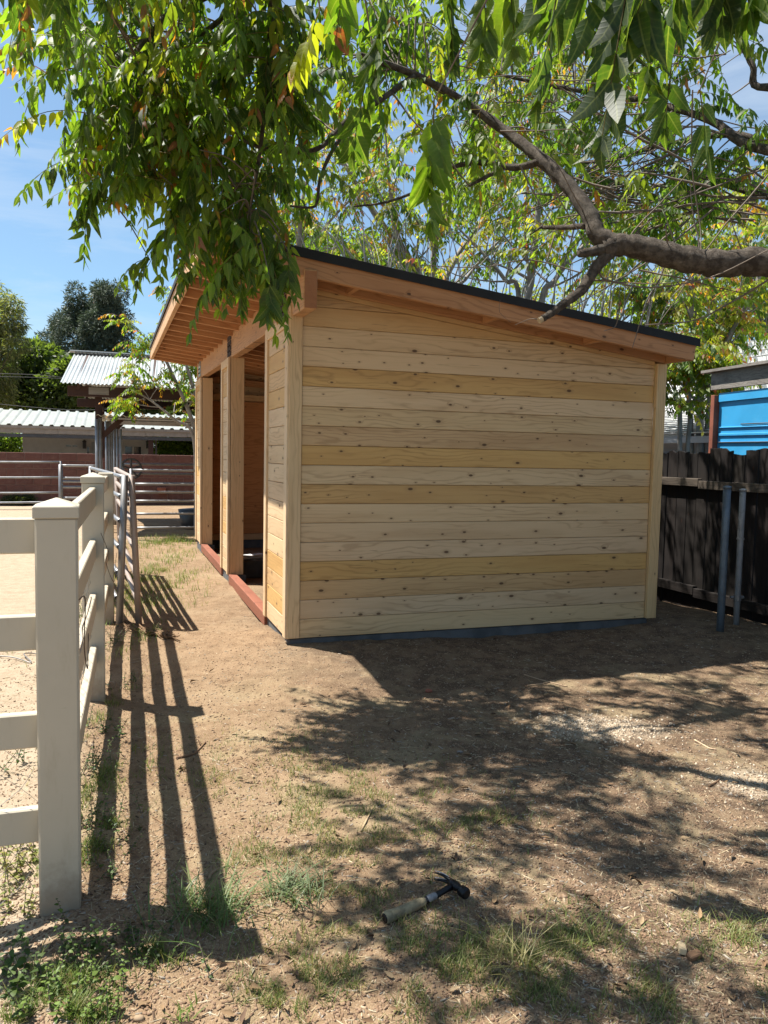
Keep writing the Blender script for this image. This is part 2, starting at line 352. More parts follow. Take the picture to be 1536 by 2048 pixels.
soil = t.mix(t.math('MULTIPLY', mulch_shade, t.math('ADD', .45, t.math('MULTIPLY', t.step(n2, .42, .6), .45))), soil, (.105, .068, .044))  # dark mulch, with the shade by shed and tree painted into its colour
straw = t.math('MULTIPLY', t.step(t.noise(p, 2.2, 4, .6), .5, .62), t.math('SUBTRACT', 1., t.step(sT, -1.2, -.2)))
soil = t.mix(t.math('MULTIPLY', straw, .35), soil, (.43, .35, .20))
arena = t.math('SUBTRACT', 1., t.step(t.math('ADD', sS, t.math('MULTIPLY', n2, .12)), -1.42, -1.22))
soil = t.mix(t.math('MULTIPLY', arena, .9), soil, t.mix(t.step(n2, .35, .7), (.50, .40, .285), (.41, .315, .215)))
for gx, gy, rx, ry in ((1.14, 3.93, .34, .20), (1.66, 3.30, .22, .18)):
    dx = t.math('DIVIDE', t.math('SUBTRACT', gs.outputs[0], gx), rx); dy = t.math('DIVIDE', t.math('SUBTRACT', gs.outputs[1], gy), ry)
    rr = t.math('ADD', t.math('SQRT', t.math('ADD', t.math('MULTIPLY', dx, dx), t.math('MULTIPLY', dy, dy))), t.math('MULTIPLY', t.math('SUBTRACT', n2, .5), 1.3))
    g = t.math('MULTIPLY', t.math('SUBTRACT', 1., t.step(rr, .55, 1.25)), t.math('ADD', .35, t.math('MULTIPLY', t.step(n3, .4, .6), .55)))
    soil = t.mix(g, soil, t.mix(t.step(n4, .4, .62), (.60, .49, .36), (.42, .33, .235)))
soil = t.mix(t.math('MULTIPLY', t.step(n3, .50, .78), .45), soil, (.17, .105, .065))
soil = t.mix(t.math('MULTIPLY', t.step(n4, .54, .68), .6), soil, (.58, .46, .32)); soil = t.mix(t.math('MULTIPLY', t.step(t.noise(p, 130, 4, .7), .58, .70), .55), soil, (.13, .085, .055))
hh = t.math('ADD', t.math('ADD', t.math('MULTIPLY', n2, .6), t.math('MULTIPLY', n3, .55)), t.math('MULTIPLY', n4, .25))
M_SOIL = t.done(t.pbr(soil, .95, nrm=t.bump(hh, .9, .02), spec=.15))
# ------------------------------------------------------------------ ground
def axis(lo, hi, step, out_lo, out_hi, g=1.16):
    a = list(np.arange(lo, hi, step)); x, d = a[-1], step
    while x < out_hi: d *= g; x += d; a.append(x)
    x, d = lo, step; b = []
    while x > out_lo: d *= g; x -= d; b.append(x)
    return np.array(b[::-1] + a)
ax, ay = axis(-2.6, 3.4, .028, -900, 900), axis(1.5, 6.6, .028, -60, 1500)
GX, GY = np.meshgrid(ax, ay); V = np.stack([GX.ravel(), GY.ravel(), gz(GX, GY).ravel()], 1)
nx, ny = len(ax), len(ay); I = np.arange(nx * ny).reshape(ny, nx)
Q = np.stack([I[:-1, :-1].ravel(), I[:-1, 1:].ravel(), I[1:, 1:].ravel(), I[1:, :-1].ravel()], 1)
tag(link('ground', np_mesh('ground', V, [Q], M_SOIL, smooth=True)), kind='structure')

# ------------------------------------------------------------------ the shed (local x = along the end wall, y = along the front, z up from the ground)
PB = .1335; Z0 = .127; LEN = 6.42; WID = 2.95
shed = thing('loafing_shed', 'new open-fronted loafing shed clad in pale pine boards with a black-edged lean-to roof', 'shed', OW, YAW)
def roofz(s, t): return Z0 + 2.385 - .1165 * (s + .07) + .020 * (t + .35)       # underside of the rafters
def friezez(s): return Z0 + 2.352 - .1163 * (s - .077)
TONE = {'p': (1, 1, 1), 'w': (1.03, 1.04, 1.08), 'y': (.92, .80, .54), 'b': (.86, .80, .74), 'g': (.91, .91, .92), 't': (.92, .84, .71)}
tones = 'pptyppbyyp'  # filler for the front panels
side = ['p', 'w', 't', 'y', 'p', 'p', 'p', 'y', 'w', 'y', 'b', 'p', 'w', 'y', 'p', 'p', 't', 'b']
def siding(s0, s1, k, z0, z1, tone, clip=None):
    """one tongue-and-groove board of the end wall, front face at t = 0"""
    zz = []
    poly = [(s0, z0), (s1, z0), (s1, z1), (s0, z1)]
    if clip is not None:
        out = []
        for i in range(4):
            a, b = poly[i], poly[(i + 1) % 4]; da, db = clip(a[0]) - a[1], clip(b[0]) - b[1]
            if da >= 0: out.append(a)
            if da * db < 0: u = da / (da - db); out.append((a[0] + (b[0] - a[0]) * u, a[1] + (b[1] - a[1]) * u))
        poly = out
        if len(poly) < 3: return
    cs = sum(p[0] for p in poly) / len(poly); cz = sum(p[1] for p in poly) / len(poly)
    b = MB(); b.prism([(u - cs, v - cz) for u, v in poly], lambda u, v, w: (u, w, v), 0, .019)
    o = b.build('siding_board', M_PINE, shed, bevel=.0032 if len(poly) == 4 else .002, color=tuple(c * q_ for c, q_ in zip(TONE[tone], (lambda a, b_: (a, a, a * b_))(random.uniform(.93, 1.03), random.uniform(.93, 1.04))))); o.location = (cs, random.uniform(-.0012, .0012), cz)
for k in range(18):
    siding(0.0025, 2.8575, k, Z0 + k * PB + .0012, Z0 + (k + 1) * PB - .0012, side[k], lambda s: friezez(s) - .002)
# frieze board under the rake, tapering with the roof
b = MB(); fz = lambda s: roofz(s, 0) + .03
b.prism([(.078, friezez(.078)), (2.8575, friezez(2.8575)), (2.8575, fz(2.8575)), (.078, fz(.078))], lambda u, v, w: (u - 1.45, w, v - 2.4), 0.001, .02)
o = b.build('frieze_board', M_PINE, shed, bevel=.002, color=(.98, .9, .76)); o.location = (1.45, 0, 2.4)
# corner trims
plank('corner_trim', (-.0435, -.004, Z0 + .004), (-.0435, -.004, Z0 + 2.28), .022, .087, M_TRIM, shed, up=(1, 0, 0), color=(.96, .93, .84))
plank('corner_trim', (2.9055, -.012, Z0 + .002), (2.9055, -.012, roofz(2.9, 0) - .004), .038, .090, M_TRIM, shed, up=(1, 0, 0), color=(.95, .9, .74))
# concrete footing
b = MB(); b.box((-.072, .012, -.25), (2.90, .15, Z0 - .004)); b.box((2.80, .152, -.25), (2.93, LEN + .0, Z0 - .004)); b.box((-.072, LEN - .15, -.25), (2.798, LEN - .002, Z0 - .004))
for t0, t1 in ((.152, .80), (2.93, 3.50), (5.72, LEN - .152)): b.box((-.072, t0, -.25), (.10, t1, Z0 - .006))
b.build('concrete_footing', M_CONC, shed, bevel=.006)
# mortar smear along the foot of the end wall
# front panels: boards between trims, face looks along -x
PANELS = [(-.022, .84), (2.93, 3.52), (5.72, LEN + .02)]
FX = -.087
for pi, (t0, t1) in enumerate(PANELS):
    top = Z0 + 2.215 + .013 * ((t0 + t1) / 2); zt = top - .088; tw = .085
    a0 = t0 if pi else t0 + .012
    k = 0; z = Z0
    while z < zt - .02:
        z1 = min(z + PB, zt)
        plank('siding_board', (FX + .0095, a0 + .092, (z + z1) / 2), (FX + .0095, t1 - .092, (z + z1) / 2), .017, z1 - z - .003, M_PINE, shed, color=TONE['wpwygptwpyw'[(k * 3 + pi * 5) % 11]])
        z = z1; k += 1
    plank('panel_trim', (FX - .002, a0 + .046, Z0 + .003), (FX - .002, a0 + .046, top - .004), .026, .086 if pi else .088, M_TRIM, shed, up=(0, 1, 0), color=(1.05, 1.05, 1.05))
    plank('panel_trim', (FX - .002, t1 - .046, Z0 + .003), (FX - .002, t1 - .046, top - .004), .026, .086, M_TRIM, shed, up=(0, 1, 0), color=(1.05, 1.03, 1.0))
    plank('panel_trim', (FX - .002, a0 + .092, top - .047), (FX - .002, t1 - .092, top - .047), .025, .084, M_TRIM, shed, color=(1.02, 1, .95))
    # jamb post, whose broad face looks along the front
    if pi:
        plank('jamb_post', (FX + .085, t0 + .052, Z0 + .0), (FX + .085, t0 + .052, top - .004), .1045, .136, M_TRIM, shed, up=(1, 0, 0), color=(1., .9, .78))
        plank('post_bracket', (FX + .115, t0 + .06, Z0 - .12), (FX + .115, t0 + .06, Z0 - .004), .085, .07, M_BRACKET, shed, up=(1, 0, 0), bevel=.002)
    plank('jamb_post', (FX + .085, t1 - .052, Z0 + .0), (FX + .085, t1 - .052, top - .004), .1045, .136, M_TRIM, shed, up=(1, 0, 0), color=(1., .9, .78))
# far face corner
# header beam in two lengths, iron plates where they meet the posts
bz = lambda t: Z0 + 2.315 + .020 * t
for a, c in ((-.36, 3.18), (3.183, LEN + .06)):
    plank('header_beam', (-.032, a, bz(a)), (-.032, c, bz(c)), .086, .245, M_BEAM, shed, color=(1.02, .98, .93), bevel=.006)
plank('end_grain', (-.032, -.3622, bz(-.36)), (-.032, -.3602, bz(-.36)), .078, .236, M_FIR, shed, color=(.80, .66, .6), bevel=.0005)
plank('header_beam', (.048, .02, bz(.02) + .02), (.048, LEN, bz(LEN) + .02), .06, .20, M_BEAM, shed, color=(1.02, .96, .86), bevel=.004)
for tt in (.30, 3.02, 6.05):
    zb = bz(tt)
    b = MB()
    for dz in (-.085, -.03, .025, .08):
        b.box((-.0835, -.13, dz - .024), (-.0765, -.014, dz + .024)); b.box((-.0835, .014, dz - .024), (-.0765, .13, dz + .024))
    b.box((-.0815, -.012, -.105), (-.0768, .012, .05))
    o = b.build('beam_bracket', M_BRACKET if tt < 6 else M_STRAP, shed, bevel=.002); o.location = (0, tt, zb)
    for q in range(4):
        bb = MB(); bb.tube([(-.079, tt - .05 + (q % 2) * .1, zb - .06 + (q // 2) * .055), (-.092, tt - .05 + (q % 2) * .1, zb - .06 + (q // 2) * .055)], .009, 6); bb.build('bolt', M_BRACKET, shed)
# sills across the openings
for a, c in ((.85, 2.925), (3.53, 5.715)):
    plank('door_sill', (-.045, a, .085), (-.045, c, .085), .085, .10, M_REDSILL, shed, color=(1, 1, 1), bevel=.005)
# roof: rafters, sheathing, fascia, rake boards, roll roofing, drip edge
T0, T1, S0, S1 = -.35, LEN + .14, -.70, 2.945
RH = .135
def rz(s, t, dz=0): return (s, t, roofz(s, t) + dz)
nr = 17
for i in range(nr):
    t = T0 + .30 + (T1 - T0 - .36) * i / (nr - 1)
    a, c = np.array(rz(S0 + .021, t, RH / 2)), np.array(rz(S1 - .04, t, RH / 2))
    plank('rafter', a, c, .038, RH - .004, M_FIR, shed, color=(1 + random.uniform(-.1, .1),) * 3)
    if i < nr - 1:      # blocking on the beam between the rafters
        t2 = T0 + .30 + (T1 - T0 - .36) * (i + 1) / (nr - 1)
        plank('blocking', rz(-.03, t + .021, RH / 2), rz(-.03, t2 - .021, RH / 2), .038, RH - .012, M_FIR, shed, color=(1.15, 1.2, 1.25))
plank('fascia_board', rz(S0, T0 + .04, RH / 2 - .002), rz(S0, T1 - .002, RH / 2 - .002), .038, RH + .012, M_BEAM, shed, color=(1.18, 1.25, 1.3))
plank('fascia_board', rz(S1 - .02, T0 + .04, RH / 2), rz(S1 - .02, T1, RH / 2), .036, RH, M_FIR, shed)
plank('rake_board', rz(S0 - .019, T0 + .019, RH / 2), rz(S1, T0 + .019, RH / 2), .038, RH + .002, M_BEAM, shed, color=(.95, .82, .72))
plank('rake_board', rz(S0 - .019, T1 + .02, RH / 2), rz(S1, T1 + .02, RH / 2), .038, RH + .002, M_BEAM, shed, color=(.95, .82, .72))
# outlookers that carry the rake: short blocks seen between end wall and rake board
for s in (.30, 1.32, 2.16):
    plank('outlooker', rz(s, T0 + .039, .05), rz(s, T0 + .28, .05), .038, .086, M_FIR, shed, color=(1.1, 1.1, 1.1))
def slab(name, s0, s1, t0, t1, dz0, dz1, mat):
    b = MB(); q = [(s0, t0), (s1, t0), (s1, t1), (s0, t1)]
    b.add([rz(s, t, dz0) for s, t in q] + [rz(s, t, dz1) for s, t in q], [(0, 3, 2, 1), (4, 5, 6, 7), (0, 1, 5, 4), (1, 2, 6, 5), (2, 3, 7, 6), (3, 0, 4, 7)])
    return b.build(name, mat, shed, bevel=.002)
slab('roof_sheathing', S0 - .0, S1 + .0, T0 + .003, T1 + .03, RH + .002, RH + .016, M_PLY)
slab('roll_roofing', S0 - .028, S1 + .028, T0 - .014, T1 + .05, RH + .018, RH + .030, M_ASPH)
slab('drip_edge', S0 - .03, S1 + .03, T0 - .018, T0 - .0155, RH - .028, RH + .033, M_ASPH)
slab('drip_edge', S0 - .034, S0 - .031, T0 - .014, T1 + .05, RH - .012, RH + .033, M_ASPH)
# inside: plywood linings, plates, back wall
plank('wall_lining', (1.45, LEN - .165, .62 + .9), (1.46, LEN - .165, .62 + .9), .014, 2.0, M_PLY, shed) if False else None
def panel(name, a, b_, mat, bevel=.002, color=None):
    m = MB(); c = [(a[i] + b_[i]) / 2 for i in range(3)]; m.box([a[i] - c[i] for i in range(3)], [b_[i] - c[i] for i in range(3)])
    o = m.build(name, mat, shed, bevel=bevel, color=color); o.location = c; return o
for i in range(3):
    s0 = -.0 + i * .98
    panel('plywood_panel', (s0 + .012, LEN - .11, Z0 + .09), (min(s0 + .985, 2.80), LEN - .095, Z0 + 2.02), M_PLY, color=(1.1, 1., .9))
plank('sill_plate', (.0, LEN - .13, Z0 + .042), (2.79, LEN - .13, Z0 + .042), .09, .084, M_TRIM, shed, color=(.8, .7, .6))
plank('top_plate', (.05, LEN - .13, Z0 + 2.075), (2.79, LEN - .13, Z0 + 2.02 + .055), .09, .088, M_TRIM, shed, color=(.85, .75, .62))
plank('wall_ledger', (.05, LEN - .10, Z0 + 2.33), (2.79, LEN - .10, Z0 + 2.16), .04, .09, M_FIR, shed)
for i in range(6):
    panel('plywood_panel', (2.835, .06 + i * 1.05, Z0 + .01), (2.85, .06 + (i + 1) * 1.05 - .006, roofz(2.84, 3) - .03), M_PLY)
for i in range(3):
    panel('plywood_panel', (.10 + i * .91, .032, Z0 + .01), (.10 + i * .91 + .904, .045, roofz(2.84, .03)), M_PLY)
# end gable fill at the far end so that no daylight enters above the lining
b = MB(); b.prism([(-.06, Z0), (2.94, Z0), (2.94, roofz(2.94, LEN)), (-.06, roofz(-.06, LEN))], lambda u, v, w: (u, w, v), LEN - .002, LEN + .018); b.build('far_end_cladding', M_PINE, shed)
b = MB(); b.box((2.86, .03, Z0), (2.88, LEN - .01, roofz(2.9, 3))); b.build('rear_cladding', M_PINE, shed)
# a block and an offcut left inside by the middle post
blk = stz(.18, 2.62, 0)
b = MB(); b.box((-.2, -.095, 0), (.2, .095, .19)); o = b.build('concrete_block', M_CONC, None, bevel=.006)
o.location = (*(gnd(497, 1156) + np.array([.05, .12, 0])),); o.rotation_euler = (0, 0, YAW + .3); tag(o, 'grey concrete block on the dirt floor just inside the near opening', 'concrete block')
b = MB(); b.box((-.19, -.06, 0), (.19, .06, .03)); o = b.build('board_offcut', M_WHITE, None, bevel=.003)
o.location = (*(gnd(497, 1156) + np.array([-.02, .15, .207])),); o.rotation_euler = (0, 0, YAW + .5); tag(o, 'short white board offcut lying on top of the grey block inside the shed', 'offcut')

# ------------------------------------------------------------------ cream vinyl rail fence
fence = thing('vinyl_fence', 'cream vinyl four-rail fence with square capped posts along the sandy arena', 'fence', OW, YAW)
FS, FT = [-1.356, -1.312, -1.27], [-2.73, -.652, 1.405]
PW = .115; HP = 1.268
def post_mesh():
    b = MB(); b.box((-PW / 2, -PW / 2, -.3), (PW / 2, PW / 2, HP - .045)); return b.mesh('post', bevel=.006)
pm = post_mesh(); pm.materials.append(M_VINYL)
cb = MB(); w = PW / 2 + .005
cb.add([(-w, -w, 0), (w, -w, 0), (w, w, 0), (-w, w, 0), (-w, -w, .034), (w, -w, .034), (w, w, .034), (-w, w, .034), (0, 0, .058)],
       [(0, 3, 2, 1), (0, 1, 5, 4), (1, 2, 6, 5), (2, 3, 7, 6), (3, 0, 4, 7), (4, 5, 8), (5, 6, 8), (6, 7, 8), (7, 4, 8)])
cm = cb.mesh('cap', bevel=.002); cm.materials.append(M_VINYL)
posts = [(FS[i], FT[i], -.02 if i == 0 else 0) for i in range(3)] + [(-3.44, -2.71, 0)]
for i, (s, t, z) in enumerate(posts):
    p = link('post', pm, fence); p.location = (s, t, z); p.rotation_euler = (0, 0, 0.02)
    if i != 2: c = link('cap', cm, p); c.location = (0, 0, HP - .046)
rails_z = [1.148, .862, .568, .278]
for z in rails_z:
    for i in (0, 1):
        plank('rail', (FS[i], FT[i] + PW / 2 - .01, z), (FS[i + 1], FT[i + 1] - PW / 2 + .01, z), .033, .104, M_VINYL, fence, bevel=.004)
    plank('rail', (-3.38, -2.71, z + .0), (FS[0] - PW / 2 + .01, FT[0], z - .0), .033, .104, M_VINYL, fence, bevel=.004)
# netting stapled to the arena side of the fence
b = MB()
def netting(b, s0, t0, s1, t1, z0, z1, cell=.05):
    L = math.hypot(s1 - s0, t1 - t0); n = int(L / cell); m = int((z1 - z0) / cell)
    def P(i, j): u = i / n; return (s0 + (s1 - s0) * u + .012 * math.sin(i * 1.3 + j), t0 + (t1 - t0) * u + .008 * math.sin(j * 2.1 + i * .7), z0 + (z1 - z0) * j / m + .010 * math.sin(i * .9))
    for i in range(n):
        for j in range(m):
            if (i + j) % 2 == 0: b.tube([P(i, j), P(i + 1, j + 1)], .0009, 3, False)
            else: b.tube([P(i, j + 1), P(i + 1, j)], .0009, 3, False)
netting(b, FS[0] - .025, FT[0] + .07, FS[1] - .025, FT[1] - .05, .03, .88)
netting(b, FS[1] - .025, FT[1] + .07, FS[2] - .025, FT[2] - .05, .03, .80)
netting(b, FS[0] - .9, FT[0] + .03, FS[0] - .07, FT[0] + .03, .02, .52)
tag(b.build('wire_netting', M_WIRE, fence), kind='stuff')
# loose rusty wire ends
def wire(name, pts, rad, mat, label, cat='wire', k=6, group=None):
    b = MB(); b.tube(smooth_path(pts, k), rad, 5); return tag(b.build(name, mat, None, smooth=True), label, cat, group)
wire('tie_wire', [stz(-1.27, -.80, .96), stz(-1.235, -.80, .86), stz(-1.245, -.79, .80), stz(-1.215, -.76, .70), stz(-1.20, -.5, .66), stz(-1.20, .4, .62), stz(-1.19, 1.2, .6)], .0016, M_RUSTWIRE, 'thin rusty wire sagging from the second capped post to the pipe panel')
wire('tie_wire', [stz(-1.30, -2.72, .95), stz(-1.285, -2.6, .93), stz(-1.29, -2.58, .78), stz(-1.282, -2.57, .70), stz(-1.285, -2.40, .69), stz(-1.29, -2.2, .73)], .0018, M_RUSTWIRE, 'dark bent wire hanging off the second rail behind the nearest post')
wire('tie_wire', [stz(-1.33, -2.05, .624), stz(-1.325, -1.8, .621), stz(-1.335, -1.6, .625), stz(-1.325, -1.3, .621), stz(-1.32, -1.0, .625), stz(-1.318, -.82, .621)], .0016, M_RUSTWIRE, 'crooked dark wire lying on top of the third rail')
g0 = gnd(60, 1318)
wire('wire_coil', [gnd(-60, 1312) + [0, 0, .01], gnd(20, 1318) + [0, 0, .015], gnd(62, 1328) + [0, 0, .01], gnd(48, 1314) + [0, 0, .02], gnd(66, 1310) + [0, 0, .012], gnd(90, 1312) + [0, 0, .01]], .004, M_WIRE, 'loop of grey wire on the sand left of the nearest fence post', 'wire')
#PART3
# ------------------------------------------------------------------ pipe corral panels
def corral_panel(label, p0, p1, zs, r=.021, mat=None, lean=0., posts=(0., 1.), group='steel pipe corral panels', pr=.024, ztop=None, sag=0.):
    p0 = np.array(p0, float); p1 = np.array(p1, float); root = thing('corral_panel', label, 'corral panel', p0, 0, group)
    mat = mat or M_STEEL; L = p1 - p0; u = L / np.linalg.norm(L); side = np.array([u[1], -u[0], 0]); zt = ztop or max(zs) + .02
    for z in zs:
        b = MB(); n = 6
        b.tube([L * k / n + side * lean * z + np.array([0, 0, z - sag * math.sin(math.pi * k / n)]) for k in range(n + 1)], r, 8); b.build('rail', mat, root, smooth=True)
    for q in posts:
        b = MB(); b.tube([L * q + side * lean * -.05 + np.array([0, 0, -.06]), L * q + side * lean * zt * .5 + np.array([0, 0, zt * .5]), L * q + side * lean * zt + np.array([0, 0, zt])], pr, 10); b.build('end_post', mat, root, smooth=True)
    return root
zz6 = [.20, .41, .62, .83, 1.03, 1.19]
corral_panel('grey pipe corral panel with pinkish rails leaning left, nearest the shed, past the cream fence', stz(-1.024, 1.25, 0), stz(-1.14, 4.25, 0), zz6, .022, M_PINKPIPE, lean=-.045, group=None, pr=.025)
corral_panel('galvanised pipe corral panel leaning right against its neighbour, just behind the last cream post', stz(-1.175, 1.22, 0), stz(-1.52, 4.6, 0), zz6, .020, M_STEEL, lean=.04, group=None, pr=.027)
def px_panel(label, x0, x1, t, ys, yref=None, mat=None, posts=(0., 1.), **k):
    a, c = at_t(x0, ys[0], t), at_t(x1, ys[0] + (x1 - x0) * .024, t)
    zs = [float(at_t(x0, y, t)[2]) for y in ys]
    return corral_panel(label, (a[0], a[1], 0), (c[0], c[1], 0), zs, mat=mat, posts=posts, **k)
px_panel('grey six-rail pipe panel closing the pen beyond the shed, the nearer of two in line', 262, 470, 7.46, [940, 968, 984, 1002, 1028, 1056], r=.019)
px_panel('bright galvanised pipe panel across the shaded pen, in front of the block wall', 246, 470, 11.2, [928, 947, 966, 985, 1004], r=.021)
px_panel('long pipe panel at the left edge in front of the reddish block wall', -160, 121, 14.6, [920, 952, 984, 1004], r=.024, sag=.02)
px_panel('short pipe gate between two posts left of the tall steel pipes', 121, 197, 11.0, [931, 956, 963, 974, 996], r=.024, pr=.04)

# ------------------------------------------------------------------ reddish block wall
bw = thing('block_wall', 'long low wall of reddish brown concrete blocks beyond the arena', 'wall', OW, YAW)
BT = 16.1; BL, BH = .405, .203
bmesh_ = MB(); bmesh_.box((-BL / 2 + .009, -.09, -BH / 2 + .009), (BL / 2 - .009, .09, BH / 2 - .009)); bme = bmesh_.mesh('block', bevel=.008); bme.materials.append(M_BLOCK)
for k in range(7):
    for i in range(33):
        o = link('block', bme, bw); o.location = (-7.2 + (i + (k % 2) * .5) * BL, BT + random.uniform(-.004, .004), k * BH + BH / 2 - .10)
b = MB(); b.box((-7.1, BT - .078, -.3), (6.2, BT + .078, 6 * BH + .08)); b.build('mortar', M_MORTAR, bw)
b = MB(); b.box((-40, BT - .09, -.3), (-7.45, BT + .09, 7 * BH - .10)); b.build('wall_run', M_BLOCK, bw)
b = MB(); b.box((6.25, BT - .09, -.3), (14, BT + .09, 7 * BH - .10)); b.build('wall_run', M_BLOCK, bw)

# ------------------------------------------------------------------ corrugated sheets
def corrugated(name, mat, parent, f, s0, s1, u0, u1, pitch=.076, amp=.011, trap=False, seam=0, nu=3, thick=.004):
    """f(s, u) -> xyz on the roof plane (z up); the waves run along u"""
    if trap: xs = np.concatenate([np.arange(s0, s1, pitch) + o * pitch for o in (0, .5, .62, .86, .98)]); xs = np.sort(xs); 
    else: xs = np.arange(s0, s1, pitch / 6)
    if trap:
        ph = ((xs - s0) / pitch) % 1.0; h = np.where((ph > .6) & (ph < .9), amp * 2, 0)
    else: h = amp * np.sin((xs - s0) * 2 * math.pi / pitch)
    if seam: h = h + .006 * ((np.floor((xs - s0) / seam) % 2))
    us = np.linspace(u0, u1, nu); V = []
    for dz in (0, -thick):
        for u in us:
            for x, hh in zip(xs, h): q = f(x, u); V.append((q[0], q[1], q[2] + hh + dz))
    n = len(xs); F = []
    for l in range(2):
        for j in range(nu - 1):
            b0 = (l * nu + j) * n; i = np.arange(n - 1)
            F.append(np.stack([b0 + i, b0 + i + 1, b0 + n + i + 1, b0 + n + i], 1))
    for j in (0, nu - 1):
        b0 = j * n; b1 = (nu + j) * n; i = np.arange(n - 1); F.append(np.stack([b0 + i, b0 + i + 1, b1 + i + 1, b1 + i], 1))
    return link(name, np_mesh(name, np.array(V), F, mat), parent)

# open barn: steep corrugated gable on dark timber posts
barn = thing('pole_barn', 'open pole barn with a shiny corrugated gable roof on dark timber over the corral', 'barn', OW, YAW)
ES, ET, EZ, RT, RZ = -2.05, 8.6, 2.49, 10.5, 3.20
f1 = lambda s, u: (s + u * .14, ET + (RT - ET) * u, EZ + (RZ - EZ) * u)
f2 = lambda s, u: (s + .14 + (u) * .10, RT + (12.4 - RT) * u, RZ + (EZ - .0 - RZ) * u)
corrugated('roof_sheet', M_CORR, barn, f1, ES, 7.0, 0, 1, pitch=.0635, amp=.012, seam=.68)
corrugated('roof_sheet', M_CORR, barn, f2, ES, 7.0, 0.01, 1, pitch=.0635, amp=.012)
plank('ridge_cap', (ES + .06, RT, RZ + .025), (7.1, RT, RZ + .025), .26, .02, M_CORR, barn)
for tt, zz_ in ((ET + .22, EZ - .04), (12.4 - .22, EZ - .04)):
    plank('eave_beam', (ES + .10, tt, zz_ - .07), (7.0, tt, zz_ - .07), .10, .17, M_BARNWOOD, barn)
for i in range(8):
    s = ES + .28 + i * 1.2
    for (ta, tb_, za, zb_) in ((ET + .06, RT - .03, EZ - .035, RZ - .05), (12.34, RT + .03, EZ - .035, RZ - .05)):
        plank('rafter', (s, ta, za), (s + .1, tb_, zb_), .045, .09, M_BARNWOOD, barn)
for s in (-1.47, 1.35, 4.2):
    for tt in (ET + .36, 12.05):
        plank('post', (s, tt, 1.25 if s < 0 else 0), (s, tt, EZ - .10), .11, .11, M_BARNWOOD, barn, up=(0, 1, 0))
        plank('brace', (s + .06, tt, EZ - .85), (s + .72, tt, EZ - .20), .06, .09, M_BARNWOOD, barn)
    plank('tie_beam', (s, ET + .42, EZ - .22), (s, 12.0, EZ - .22), .09, .14, M_BARNWOOD, barn)
plank('beam_plate', (-1.62, ET + .165, EZ - .10), (-1.30, ET + .165, EZ - .10), .012, .12, M_GREYWOOD, barn)
# steel pipes under the barn
for i, (px, tt, top) in enumerate(((194.5, 8.9, 838), (200.5, 8.92, 836), (214, 9.3, 842), (219, 9.5, 842), (223, 9.9, 848), (229, 10.3, 852), (235, 10.8, 858), (241.5, 8.8, 858))):
    q = at_t(px, 900, tt); ztop = float(at_t(px, top, tt)[2])
    b = MB(); b.tube([(0, 0, -.1), (0, 0, ztop * .5), (0, 0, ztop)], (.034, .034, .03, .028, .03, .028, .022, .022)[i], 10)
    o = b.build('pipe_post', M_STEEL, None, smooth=True); o.location = (q[0], q[1], 0)
    tag(o, ['left one of the two tall steel pipes carrying the barn corner', 'right one of the two tall steel pipes carrying the barn corner', 'tall grey pipe post just right of the two barn corner pipes', 'second grey pipe post of the row under the low stall roof', 'third grey pipe post of the row under the low stall roof', 'fourth grey pipe post of the row under the low stall roof', 'last and shortest grey pipe post of the row under the low stall roof', 'thin pipe post standing alone left of the spoked iron wheel'][i], 'pipe post', 'pipe posts under the barn and stall roof')
# low stall roof beside it
stall = thing('stall_roof', 'low flat corrugated stall roof on pipes in front of the long carport', 'roof', OW, YAW)
fs_ = lambda s, u: (s, 8.6 + 3.2 * u, 1.985 + .02 * u)
corrugated('roof_sheet', M_CREAMROOF, stall, fs_, -1.50, 3.2, 0, 1, pitch=.10, amp=.014)
for tt, zq in ((8.72, 1.945), (9.7, 1.94), (10.7, 1.95), (11.7, 1.955)):
    b = MB(); b.tube([(-1.3, tt, zq), (1, tt, zq - .005), (3.2, tt, zq)], .02, 8); b.build('purlin', M_STEEL, stall, smooth=True)
for s in (-1.22, .2, 1.6, 3.0):
    b = MB(); b.tube([(s, 8.7, 1.90), (s, 10.2, 1.905), (s, 11.75, 1.91)], .018, 8); b.build('crossbar', M_STEEL, stall, smooth=True)
# iron wheel, tub and oddments in the pen
def at_wheel(): return at_t(262, 938, 10.9)
wq = at_wheel(); wheel = thing('spoked_wheel', 'dark spoked iron wheel hung upright on the pipe rails', 'wheel', wq, YAW)
b = MB(); b.tube([(.195 * math.cos(a), 0, .195 * math.sin(a)) for a in np.linspace(0, 2 * math.pi, 25)], .022, 6, False); b.build('rim', M_DARKSTEEL, wheel, smooth=True)
for k in range(5):
    a = k * 2 * math.pi / 5 + math.pi / 2; b = MB(); b.tube([(.03 * math.cos(a), 0, .03 * math.sin(a)), (.185 * math.cos(a), 0, .185 * math.sin(a))], [.02, .03], 6); b.build('spoke', M_DARKSTEEL, wheel)
b = MB(); b.tube([(0, -.03, 0), (0, .03, 0)], .05, 10); b.build('hub', M_DARKSTEEL, wheel)
tq = at_t(392, 1018, 9.3); b = MB(); b.tube([(0, 0, 0), (0, 0, .06), (0, 0, .36), (0, 0, .38), (0, 0, .36), (0, 0, .05)], [.24, .26, .32, .33, .30, .24], 18)
o = b.build('feed_tub', M_BLACKPL, None, smooth=True); o.location = (tq[0], tq[1], 0); tag(o, 'dark round feed tub half hidden behind the far corner of the shed', 'tub')
sq = at_t(323, 981, 15.95); b = MB(); b.box((-.11, -.10, -.09), (.11, .04, .09)); o = b.build('salt_block', M_REDPOST, None, bevel=.02); o.location = sq; o.rotation_euler = (0, 0, YAW)
